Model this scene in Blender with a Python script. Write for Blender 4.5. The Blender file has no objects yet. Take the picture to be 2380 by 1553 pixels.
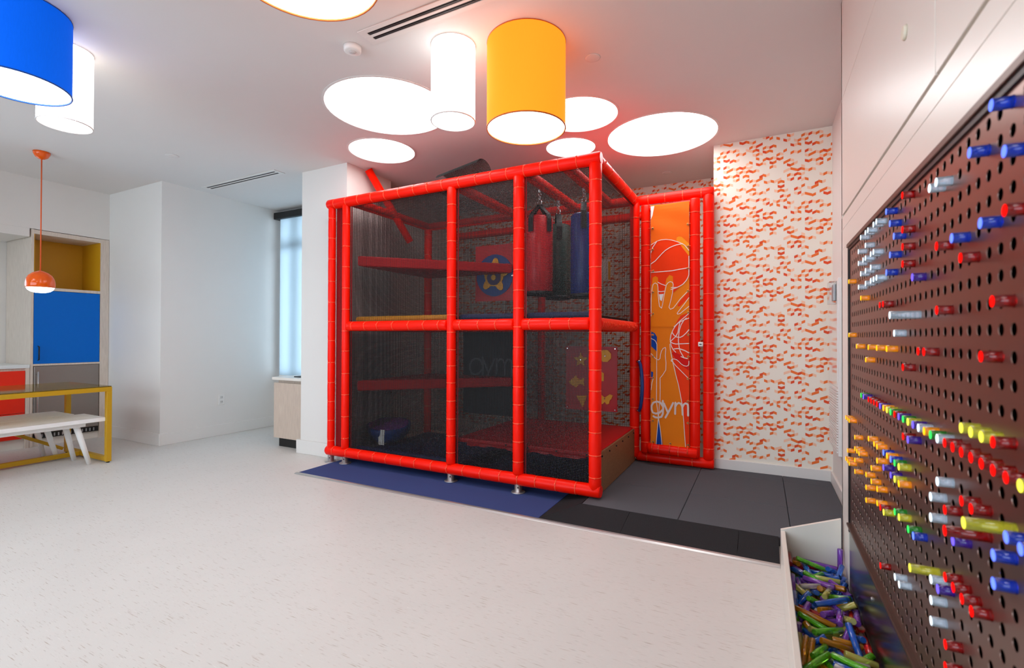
import bpy, math, random
from mathutils import Vector, Matrix
from mathutils.geometry import delaunay_2d_cdt
random.seed(7)
PI = math.pi
scn = bpy.context.scene
COL = scn.collection

# ---------------------------------------------------------------- camera, sky, exposure
cam_data = bpy.data.cameras.new('camera')
cam = bpy.data.objects.new('camera', cam_data)
COL.objects.link(cam)
cam_data.sensor_width = 36.0
cam_data.lens = 1118.98 / 2380 * 36.0
cam_data.clip_start = 0.02
yaw, pitch, roll = 0.47734543, 0.00763996, 0.00291278
fw = Vector((-math.sin(yaw) * math.cos(pitch), math.cos(yaw) * math.cos(pitch), math.sin(pitch)))
rt = Vector((math.cos(yaw), math.sin(yaw), 0))
up = rt.cross(fw)
rt2 = rt * math.cos(roll) + up * math.sin(roll)
up2 = up * math.cos(roll) - rt * math.sin(roll)
m3 = Matrix((rt2, up2, -fw)).transposed()
cam.matrix_world = Matrix.Translation((0, 0, 1.22)) @ m3.to_4x4()
cam_data.dof.use_dof = True
cam_data.dof.focus_distance = 4.6
cam_data.dof.aperture_fstop = 3.2
scn.camera = cam

world = bpy.data.worlds.new('sky')
scn.world = world
world.use_nodes = True
wn = world.node_tree.nodes
wn['Background'].inputs[0].default_value = (0.80, 0.91, 1.0, 1)
wn['Background'].inputs[1].default_value = SKY_STRENGTH = 4.6

LAMP = 6.5          # luminance of the recessed discs and drum diffusers
scn.view_settings.view_transform = 'Standard'
scn.view_settings.look = 'None'
scn.view_settings.exposure = 0.4
scn.view_settings.gamma = 1.0
scn.view_settings.use_curve_mapping = False
scn.cycles.adaptive_threshold = 0.02
scn.cycles.max_bounces = 12
scn.cycles.diffuse_bounces = 5
scn.cycles.glossy_bounces = 4
scn.cycles.transmission_bounces = 10
scn.cycles.transparent_max_bounces = 14
scn.cycles.caustics_reflective = False
scn.cycles.caustics_refractive = False
scn.cycles.sample_clamp_indirect = 6.0
scn.cycles.use_denoising = True

# ---------------------------------------------------------------- helpers
def lin(c):
    out = []
    for v in c[:3]:
        v = v / 255.0
        out.append(v / 12.92 if v <= 0.04045 else ((v + 0.055) / 1.055) ** 2.4)
    return (*out, 1.0)

MATS = {}
def mat(name, rgb, rough=0.5, metal=0.0, spec=0.5, var=0.04, scale=30.0, bump=0.0, stretch=(1, 1, 1), coat=0.0,
        trans=0.0, ior=1.45, emit=None, estr=0.0, alpha=1.0, sheen=0.0):
    """Principled material whose colour is varied by procedural noise."""
    if name in MATS:
        return MATS[name]
    m = bpy.data.materials.new(name)
    m.use_nodes = True
    nt = m.node_tree
    b = nt.nodes['Principled BSDF']
    base = lin(rgb)
    tc = nt.nodes.new('ShaderNodeTexCoord')
    mp = nt.nodes.new('ShaderNodeMapping')
    mp.inputs['Scale'].default_value = stretch
    nz = nt.nodes.new('ShaderNodeTexNoise')
    nz.inputs['Scale'].default_value = scale
    nz.inputs['Detail'].default_value = 3.0
    nt.links.new(tc.outputs['Object'], mp.inputs['Vector'])
    nt.links.new(mp.outputs['Vector'], nz.inputs['Vector'])
    mx = nt.nodes.new('ShaderNodeMix')
    mx.data_type = 'RGBA'
    mx.inputs['A'].default_value = (*[min(1, v * (1 - var)) for v in base[:3]], 1)
    mx.inputs['B'].default_value = (*[min(1, v * (1 + var)) for v in base[:3]], 1)
    nt.links.new(nz.outputs['Fac'], mx.inputs['Factor'])
    nt.links.new(mx.outputs['Result'], b.inputs['Base Color'])
    b.inputs['Roughness'].default_value = rough
    b.inputs['Metallic'].default_value = metal
    b.inputs['Specular IOR Level'].default_value = spec
    b.inputs['Coat Weight'].default_value = coat
    b.inputs['Coat Roughness'].default_value = 0.15
    b.inputs['Transmission Weight'].default_value = trans
    b.inputs['IOR'].default_value = ior
    b.inputs['Alpha'].default_value = alpha
    b.inputs['Sheen Weight'].default_value = sheen
    if emit is not None:
        b.inputs['Emission Color'].default_value = lin(emit)
        b.inputs['Emission Strength'].default_value = estr
    if bump:
        bp = nt.nodes.new('ShaderNodeBump')
        bp.inputs['Strength'].default_value = bump
        bp.inputs['Distance'].default_value = 0.01
        nt.links.new(nz.outputs['Fac'], bp.inputs['Height'])
        nt.links.new(bp.outputs['Normal'], b.inputs['Normal'])
    MATS[name] = m
    return m

def set_props(o, label=None, cat=None, group=None, kind=None):
    if label: o['label'] = label
    if cat: o['category'] = cat
    if group: o['group'] = group
    if kind: o['kind'] = kind
    return o

def thing(name, label, cat, loc=(0, 0, 0), group=None):
    o = bpy.data.objects.new(name, None)
    o.location = loc
    o.empty_display_size = 0.05
    COL.objects.link(o)
    return set_props(o, label, cat, group)

def woff(o):
    v = Vector((0, 0, 0))
    while o is not None:
        v += Vector(o.location)
        o = o.parent
    return v

def link(name, me, parent=None, kind=None, label=None):
    """A mesh in world coordinates becomes an object; parents are pure translations."""
    o = bpy.data.objects.new(name, me)
    COL.objects.link(o)
    if parent is not None:
        o.parent = parent
        o.location = -woff(parent)
    if kind: o['kind'] = kind
    if label: o['label'] = label
    return o

class MB:
    def __init__(s):
        s.v, s.f, s.mi, s.sm = [], [], [], []
    def face(s, idx, m=0, smooth=False):
        s.f.append(idx); s.mi.append(m); s.sm.append(smooth)
    def box(s, x0, x1, y0, y1, z0, z1, m=0, bev=0.0):
        if x0 > x1: x0, x1 = x1, x0
        if y0 > y1: y0, y1 = y1, y0
        if z0 > z1: z0, z1 = z1, z0
        b = min(bev, (x1 - x0) * .45, (y1 - y0) * .45, (z1 - z0) * .45)
        n = len(s.v)
        if b <= 0:
            s.v += [(x0, y0, z0), (x1, y0, z0), (x1, y1, z0), (x0, y1, z0), (x0, y0, z1), (x1, y0, z1), (x1, y1, z1), (x0, y1, z1)]
            for q in ((3, 2, 1, 0), (4, 5, 6, 7), (0, 1, 5, 4), (1, 2, 6, 5), (2, 3, 7, 6), (3, 0, 4, 7)):
                s.face([n + i for i in q], m)
            return
        # chamfered box: 24 vertices
        P = {}
        X, Y, Z = (x0, x1), (y0, y1), (z0, z1)
        sg = (1, -1)
        for i in (0, 1):
            for j in (0, 1):
                for k in (0, 1):
                    P[i, j, k, 0] = len(s.v); s.v.append((X[i], Y[j] + sg[j] * b, Z[k] + sg[k] * b))
                    P[i, j, k, 1] = len(s.v); s.v.append((X[i] + sg[i] * b, Y[j], Z[k] + sg[k] * b))
                    P[i, j, k, 2] = len(s.v); s.v.append((X[i] + sg[i] * b, Y[j] + sg[j] * b, Z[k]))
        def q(a, flip):
            s.face(a[::-1] if flip else a, m)
        for i in (0, 1):
            q([P[i, 0, 0, 0], P[i, 1, 0, 0], P[i, 1, 1, 0], P[i, 0, 1, 0]], i == 0)
            q([P[0, i, 0, 1], P[1, i, 0, 1], P[1, i, 1, 1], P[0, i, 1, 1]], i == 1)
            q([P[0, 0, i, 2], P[1, 0, i, 2], P[1, 1, i, 2], P[0, 1, i, 2]], i == 0)
        for i in (0, 1):
            for j in (0, 1):
                q([P[i, j, 0, 0], P[i, j, 1, 0], P[i, j, 1, 1], P[i, j, 0, 1]], (i + j) % 2 == 1)
                q([P[i, 0, j, 0], P[i, 1, j, 0], P[i, 1, j, 2], P[i, 0, j, 2]], (i + j) % 2 == 0)
                q([P[0, i, j, 1], P[1, i, j, 1], P[1, i, j, 2], P[0, i, j, 2]], (i + j) % 2 == 1)
        for i in (0, 1):
            for j in (0, 1):
                for k in (0, 1):
                    q([P[i, j, k, 0], P[i, j, k, 1], P[i, j, k, 2]], (i + j + k) % 2 == 1)
    def ring(s, c, u, w, r, n):
        k = len(s.v)
        for i in range(n):
            a = 2 * PI * i / n
            s.v.append(tuple(c + u * (r * math.cos(a)) + w * (r * math.sin(a))))
        return k
    def tube(s, pts, radii, n=16, m=0, caps=True, smooth=True):
        pts = [Vector(p) for p in pts]
        if not hasattr(radii, '__len__'): radii = [radii] * len(pts)
        rings = []
        u = None
        for i, p in enumerate(pts):
            a = pts[max(i - 1, 0)]; b = pts[min(i + 1, len(pts) - 1)]
            d = (b - a)
            if d.length < 1e-9: d = Vector((0, 0, 1))
            d.normalize()
            if u is None:
                u = d.orthogonal().normalized()
            else:
                u = (u - d * u.dot(d)).normalized()
            w = d.cross(u)
            rings.append(s.ring(p, u, w, radii[i], n))
        for a, b in zip(rings, rings[1:]):
            for i in range(n):
                j = (i + 1) % n
                s.face([a + i, a + j, b + j, b + i], m, smooth)
        if caps:
            s.face([rings[0] + i for i in range(n)][::-1], m)
            s.face([rings[-1] + i for i in range(n)], m)
    def lathe(s, c, prof, n=24, m=0, smooth=True, axis='z'):
        """prof: (radius, height) pairs from bottom to top about a vertical axis at c."""
        rings = []
        for r, h in prof:
            k = len(s.v)
            for i in range(n):
                a = 2 * PI * i / n
                s.v.append((c[0] + r * math.cos(a), c[1] + r * math.sin(a), c[2] + h))
            rings.append(k)
        for a, b in zip(rings, rings[1:]):
            for i in range(n):
                j = (i + 1) % n
                s.face([a + i, a + j, b + j, b + i], m, smooth)
        if prof[0][0] > 1e-6: s.face([rings[0] + i for i in range(n)][::-1], m)
        if prof[-1][0] > 1e-6: s.face([rings[-1] + i for i in range(n)], m)
    def poly(s, pts, m=0):
        n = len(s.v); s.v += [tuple(p) for p in pts]; s.face(list(range(n, n + len(pts))), m)
    def prism(s, pts, d, m=0):
        """polygon extruded by vector d (polygon listed counter-clockwise seen from -d)."""
        n = len(s.v); k = len(pts); d = Vector(d)
        s.v += [tuple(p) for p in pts] + [tuple(Vector(p) + d) for p in pts]
        s.face(list(range(n, n + k)), m); s.face(list(range(n + k, n + 2 * k))[::-1], m)
        for i in range(k):
            j = (i + 1) % k
            s.face([n + j, n + i, n + k + i, n + k + j], m)
    def mesh(s, name, mats):
        me = bpy.data.meshes.new(name)
        me.from_pydata(s.v, [], s.f)
        for m in (mats if isinstance(mats, (list, tuple)) else [mats]): me.materials.append(m)
        me.polygons.foreach_set('material_index', s.mi)
        me.polygons.foreach_set('use_smooth', s.sm)
        me.validate(clean_customdata=False); me.update()
        return me
    def build(s, name, mats, parent=None, kind=None, label=None):
        return link(name, s.mesh(name, mats), parent, kind, label)

def fixn(me):
    import bmesh
    bm = bmesh.new(); bm.from_mesh(me); bmesh.ops.recalc_face_normals(bm, faces=bm.faces); bm.to_mesh(me); bm.free()

def bx(name, x0, x1, y0, y1, z0, z1, m, parent=None, kind=None, bev=0.0, label=None):
    b = MB(); b.box(x0, x1, y0, y1, z0, z1, 0, bev)
    o = b.build(name, m, parent, kind, label)
    return o

def structure(name, x0, x1, y0, y1, z0, z1, m, parent=None, bev=0.0):
    return bx(name, x0, x1, y0, y1, z0, z1, m, parent, None if parent else 'structure', bev)

# ---------------------------------------------------------------- materials
def floor_material():
    m = bpy.data.materials.new('streaked_vinyl'); m.use_nodes = True
    nt = m.node_tree; b = nt.nodes['Principled BSDF']
    tc = nt.nodes.new('ShaderNodeTexCoord')
    def noise(sc, st, det, seed):
        mp = nt.nodes.new('ShaderNodeMapping'); mp.inputs['Scale'].default_value = st; mp.inputs['Location'].default_value = (seed, seed * .7, 0)
        nz = nt.nodes.new('ShaderNodeTexNoise'); nz.inputs['Scale'].default_value = sc; nz.inputs['Detail'].default_value = det
        nt.links.new(tc.outputs['Object'], mp.inputs['Vector']); nt.links.new(mp.outputs['Vector'], nz.inputs['Vector'])
        return nz.outputs['Fac']
    def ramp(fac, a, c):
        r = nt.nodes.new('ShaderNodeMapRange'); r.inputs['From Min'].default_value = a; r.inputs['From Max'].default_value = c
        nt.links.new(fac, r.inputs['Value']); return r.outputs['Result']
    def mix(fac, A, B):
        x = nt.nodes.new('ShaderNodeMix'); x.data_type = 'RGBA'
        nt.links.new(fac, x.inputs['Factor'])
        for sock, v in (('A', A), ('B', B)):
            if isinstance(v, tuple): x.inputs[sock].default_value = v
            else: nt.links.new(v, x.inputs[sock])
        return x.outputs['Result']
    base = mix(noise(3, (1, 1, 1), 2, 1), lin((208, 205, 200)), lin((215, 212, 207)))
    s1 = ramp(noise(9, (1.2, 24, 1), 3, 3.1), 0.645, 0.72)
    s2 = ramp(noise(14, (1.1, 22, 1), 3, 9.7), 0.65, 0.72)
    s3 = ramp(noise(16, (1.2, 20, 1), 2, 17.3), 0.66, 0.74)
    c = mix(s1, base, lin((160, 142, 124)))
    c = mix(s2, c, lin((152, 138, 128)))
    c = mix(s3, c, lin((224, 222, 218)))
    nt.links.new(c, b.inputs['Base Color'])
    b.inputs['Roughness'].default_value = 0.42
    b.inputs['Specular IOR Level'].default_value = 0.35
    return m

def wood_material(name, c0, c1, axis_stretch):
    m = bpy.data.materials.new(name); m.use_nodes = True
    nt = m.node_tree; b = nt.nodes['Principled BSDF']
    tc = nt.nodes.new('ShaderNodeTexCoord'); mp = nt.nodes.new('ShaderNodeMapping'); mp.inputs['Scale'].default_value = axis_stretch
    nz = nt.nodes.new('ShaderNodeTexNoise'); nz.inputs['Scale'].default_value = 14; nz.inputs['Detail'].default_value = 6; nz.inputs['Distortion'].default_value = .6
    mr = nt.nodes.new('ShaderNodeMapRange'); mr.inputs['From Min'].default_value = .3; mr.inputs['From Max'].default_value = .7
    mx = nt.nodes.new('ShaderNodeMix'); mx.data_type = 'RGBA'; mx.inputs['A'].default_value = lin(c0); mx.inputs['B'].default_value = lin(c1)
    nt.links.new(tc.outputs['Object'], mp.inputs['Vector']); nt.links.new(mp.outputs['Vector'], nz.inputs['Vector'])
    nt.links.new(nz.outputs['Fac'], mr.inputs['Value']); nt.links.new(mr.outputs['Result'], mx.inputs['Factor'])
    nt.links.new(mx.outputs['Result'], b.inputs['Base Color']); b.inputs['Roughness'].default_value = .5
    return m

def emission(name, rgb, strength):
    m = bpy.data.materials.new(name); m.use_nodes = True
    nt = m.node_tree; nt.nodes.remove(nt.nodes['Principled BSDF'])
    e = nt.nodes.new('ShaderNodeEmission'); e.inputs[0].default_value = lin(rgb); e.inputs[1].default_value = strength
    nt.links.new(e.outputs[0], nt.nodes['Material Output'].inputs[0])
    return m

M_WALL = mat('white_wall_paint', (226, 222, 217), .6, spec=.25, var=.012, scale=4)
M_CEIL = mat('white_ceiling_paint', (224, 220, 217), .8, spec=.1, var=.012, scale=3)
M_PAPER = mat('cream_wallpaper', (238, 230, 216), .55, spec=.3, var=.01, scale=5)
M_BASE = mat('white_trim_paint', (226, 222, 217), .4, spec=.4, var=.01)
M_FLOOR = floor_material()
M_LAM = mat('cream_laminate', (230, 224, 215), .32, spec=.5, var=.012, scale=6)
M_LAMGAP = mat('taupe_joint', (172, 160, 142), .6, var=.02)
M_RED = mat('red_vinyl', (255, 24, 3), .34, spec=.2, var=.07, scale=7, bump=.05)
M_TIE = mat('orange_red_cable_tie', (255, 84, 50), .4, var=.03)
M_NET = mat('black_netting', (24, 22, 22), .5, spec=.3, var=.08, scale=60)
M_DARK = mat('black_rubber', (40, 40, 42), .85, spec=.2, var=.35, scale=220, bump=.15)
M_TILE = mat('charcoal_rubber_tile', (86, 88, 93), .9, spec=.15, var=.3, scale=260, bump=.15)
M_BLUEMAT = mat('navy_rubber_mat', (62, 76, 126), .9, spec=.12, var=.22, scale=240, bump=.12)
M_STEEL = mat('galvanised_steel', (178, 180, 182), .38, metal=.85, var=.12, scale=40)
M_CHROME = mat('polished_chrome', (210, 210, 212), .12, metal=1.0, var=.02)
M_ALU = mat('brushed_aluminium', (190, 190, 188), .35, metal=.7, var=.05)
M_REDPAD = mat('red_deck_vinyl', (196, 12, 22), .4, spec=.4, var=.06, scale=8)
M_YPAD = mat('amber_pad_vinyl', (236, 160, 24), .45, var=.05)
M_NPAD = mat('navy_pad_vinyl', (36, 50, 96), .45, var=.06)
M_PLY = wood_material('plywood_edge_board', (120, 86, 56), (142, 106, 72), (3, 3, 8))
M_WOOD = wood_material('pale_oak_laminate', (204, 190, 176), (222, 209, 196), (9, 9, .6))
M_WOODD = wood_material('oak_laminate_front', (190, 170, 154), (208, 189, 172), (9, 9, .6))
M_BLACK = mat('black_plastic', (18, 18, 19), .45, var=.1)
M_WHITEP = mat('white_plastic', (232, 230, 226), .35, var=.01)
M_ORANGE = mat('glossy_orange_enamel', (238, 92, 4), .12, spec=.4, var=.02, coat=.3)
M_YEL = mat('mustard_enamel', (196, 150, 20), .4, var=.04)
M_LIGHT = emission('lamp_diffuser', (252, 251, 252), LAMP)

# ---------------------------------------------------------------- room shell
ZC = 2.965
structure('floor', -8.0, 0.9, -3.2, 5.8, -0.1, 0.0, M_FLOOR)
DISCS = [(-2.528, 2.817, .456), (-3.154, 3.437, .298), (-1.265, 3.578, .295), (-1.549, 4.155, .221), (-0.765, 4.272, .45),
         (-2.9, -1.0, .45), (-5.2, -0.6, .45), (-0.5, 0.1, .42), (-5.6, -2.0, .45)]  # this row: unseen fill lights, added to brighten the room
def ceiling():
    pts = [Vector((-8.0, -3.2)), Vector((0.9, -3.2)), Vector((0.9, 5.8)), Vector((-8.0, 5.8))]
    edges = [(0, 1), (1, 2), (2, 3), (3, 0)]
    n = 40
    for x, y, r in DISCS:
        k = len(pts)
        for i in range(n):
            a = 2 * PI * i / n; pts.append(Vector((x + r * math.cos(a), y + r * math.sin(a))))
            edges.append((k + i, k + (i + 1) % n))
    vs, es, fs, *_ = delaunay_2d_cdt(pts, edges, [], 1, 1e-5)
    b = MB(); b.v = [(p.x, p.y, ZC) for p in vs]
    for f in fs:
        c = sum((vs[i] for i in f), Vector((0, 0))) / len(f)
        if any((c.x - x) ** 2 + (c.y - y) ** 2 < (r * .995) ** 2 for x, y, r in DISCS): continue
        b.face(list(f)[::-1])
    o = b.build('ceiling', M_CEIL, None, 'structure')
    return o
ceil = ceiling()
YB, YP, XR = 5.64, 4.70, 0.52
w_far = structure('wall_far', -4.05, -0.38, YB, YB + .1, 0, ZC, M_PAPER)
w_pier = structure('wall_right_pier', -0.38, 0.62, YP, YB + .1, 0, ZC, M_PAPER)
structure('wall_right', XR, XR + .1, 3.001, YP, 0, ZC, M_WALL)
structure('wall_right_near', .78, .88, -3.2, 3.0, 0, ZC, M_WALL)
structure('wall_column', -4.32, -3.67, 3.50, 4.14, 0, ZC, M_WALL)
structure('wall_column_side', -4.05, -3.95, 4.14, YB, 0, ZC, M_WALL)
structure('wall_left_return', -7.9, -5.96, 2.975, 3.08, 0, ZC, M_WALL)
structure('wall_left', -6.06, -5.96, 3.08, 4.6, 0, ZC, M_WALL)
structure('wall_left_kitchen', -7.9, -7.78, -3.2, 0.1, 0, ZC, M_WALL)
structure('wall_left_kitchen_end', -7.9, -7.78, 1.75, 3.08, 0, ZC, M_WALL)
structure('wall_left_kitchen_sill', -7.9, -7.78, 0.1, 1.75, 0, 1.05, M_WALL)
structure('wall_left_kitchen_head', -7.9, -7.78, 0.1, 1.75, 2.2, ZC, M_WALL)
structure('wall_left_bulkhead', -7.78, -7.115, -3.2, 2.975, 2.405, ZC, M_WALL)
structure('wall_left_bulkhead_soffit', -7.78, -7.12, -3.2, 2.25, 2.313, 2.405, M_WALL)
structure('wall_near', -7.9, 0.88, -3.2, -3.1, 0, .35, M_WALL)
structure('wall_near_head', -7.9, 0.88, -3.2, -3.1, 2.6, ZC, M_WALL)
structure('wall_near_pier', -7.9, -6.6, -3.2, -3.1, .35, 2.6, M_WALL)
structure('wall_near_pier_right', -.3, .88, -3.2, -3.1, .35, 2.6, M_WALL)
# window wall at the end of the alcove
structure('wall_window_sill', -5.96, -4.05, 4.46, 4.6, 0, .66, M_WALL)
structure('wall_window_head', -5.96, -4.05, 4.46, 4.6, 2.93, ZC, M_WALL)
structure('wall_window_pier', -4.3, -4.05, 4.46, 4.6, .66, 2.93, M_WALL)
# skirting
structure('baseboard_left', -5.96, -5.945, 2.975, 4.46, 0, .136, M_BASE, bev=.003)
structure('baseboard_left_return', -7.1, -5.945, 2.96, 2.975, 0, .136, M_BASE, bev=.003)
structure('baseboard_column', -4.36, -3.655, 3.475, 3.50, 0, .14, M_BASE, bev=.003)
structure('baseboard_column_left', -4.36, -4.32, 3.50, 4.14, 0, .14, M_BASE, bev=.003)
structure('baseboard_far', -0.40, XR, YP - .016, YP, 0.0, .142, M_BASE, bev=.003)
structure('baseboard_right', XR - .016, XR, 3.1, YP - .016, 0.0, .142, M_BASE, bev=.003)

def glass_material():
    m = bpy.data.materials.new('window_glass'); m.use_nodes = True
    nt = m.node_tree; nt.nodes.remove(nt.nodes['Principled BSDF'])
    t = nt.nodes.new('ShaderNodeBsdfTransparent'); t.inputs[0].default_value = (.93, .97, 1, 1)
    g = nt.nodes.new('ShaderNodeBsdfGlossy'); g.inputs['Roughness'].default_value = .02
    fr = nt.nodes.new('ShaderNodeFresnel'); fr.inputs[0].default_value = 1.45
    x = nt.nodes.new('ShaderNodeMixShader')
    nt.links.new(fr.outputs[0], x.inputs[0]); nt.links.new(t.outputs[0], x.inputs[1]); nt.links.new(g.outputs[0], x.inputs[2])
    nt.links.new(x.outputs[0], nt.nodes['Material Output'].inputs[0])
    return m
M_GLASS = glass_material()
def blind_material():
    m = bpy.data.materials.new('translucent_blind_fabric'); m.use_nodes = True
    nt = m.node_tree; nt.nodes.remove(nt.nodes['Principled BSDF'])
    tr = nt.nodes.new('ShaderNodeBsdfTranslucent'); tr.inputs[0].default_value = (.57, .66, .71, 1)
    tp = nt.nodes.new('ShaderNodeBsdfTransparent'); tp.inputs[0].default_value = (1, 1, 1, 1)
    df = nt.nodes.new('ShaderNodeBsdfDiffuse'); df.inputs[0].default_value = (.85, .88, .9, 1)
    a = nt.nodes.new('ShaderNodeMixShader'); a.inputs[0].default_value = .12
    c = nt.nodes.new('ShaderNodeMixShader'); c.inputs[0].default_value = .22
    nt.links.new(tr.outputs[0], a.inputs[1]); nt.links.new(df.outputs[0], a.inputs[2])
    nt.links.new(a.outputs[0], c.inputs[1]); nt.links.new(tp.outputs[0], c.inputs[2])
    nt.links.new(c.outputs[0], nt.nodes['Material Output'].inputs[0])
    return m
M_BLIND = blind_material()
M_FRAME = mat('pale_window_frame', (206, 214, 220), .4, var=.02)
w1 = MB()
for a in ((-5.96, -5.90, .66, 2.93), (-4.36, -4.3, .66, 2.93)): w1.box(a[0], a[1], 4.50, 4.56, a[2], a[3], 0, .004)
w1.box(-5.90, -4.36, 4.50, 4.56, .66, .72, 0, .004); w1.box(-5.90, -4.36, 4.50, 4.56, 2.87, 2.93, 0, .004)
w1.box(-5.90, -4.36, 4.50, 4.56, 2.43, 2.49, 0, .004); w1.box(-5.62, -5.57, 4.50, 4.56, .72, 2.87, 0, .004)
win = w1.build('window_1', M_FRAME, None, 'structure')
bx('pane', -5.90, -4.36, 4.53, 4.536, .72, 2.87, M_GLASS, win)
w2 = MB()
for a in ((0.1, .16), (1.69, 1.75), (.9, .95)): w2.box(-7.86, -7.82, a[0], a[1], 1.05, 2.2, 0, .004)
w2.box(-7.86, -7.82, .16, 1.69, 1.05, 1.1, 0); w2.box(-7.86, -7.82, .16, 1.69, 2.15, 2.2, 0)
added_win2 = w2.build('added_window_2', M_FRAME, None, 'structure')  # unseen kitchen window, added to stand in for daylight from the left
bx('pane', -7.845, -7.84, .16, 1.69, 1.1, 2.15, M_GLASS, added_win2)

w3 = MB()
for x in (-6.6, -5.02, -3.47, -1.92, -.36): w3.box(x, x + .06, -3.18, -3.12, .35, 2.6, 0, .004)
w3.box(-6.54, -.36, -3.18, -3.12, .35, .41); w3.box(-6.54, -.36, -3.18, -3.12, 2.54, 2.6)
added_win3 = w3.build('added_window_3', M_FRAME, None, 'structure')  # unseen window wall, added so daylight lifts the walls and climbing frame
for x in (-6.54, -4.96, -3.41, -1.86): bx('pane', x, x + 1.49, -3.152, -3.148, .41, 2.54, M_GLASS, added_win3)

rb = thing('roller_blind', 'translucent white roller blind with black cassette in the alcove window', 'blind', (-5.1, 4.44, 2.87))
bx('cassette', -5.95, -4.3, 4.36, 4.46, 2.835, 2.925, M_BLACK, rb, bev=.004)
bx('blind_fabric', -5.87, -4.33, 4.405, 4.407, .70, 2.835, M_BLIND, rb)
bx('hem_bar', -5.87, -4.33, 4.398, 4.414, .675, .70, M_WHITEP, rb, bev=.003)

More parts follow.
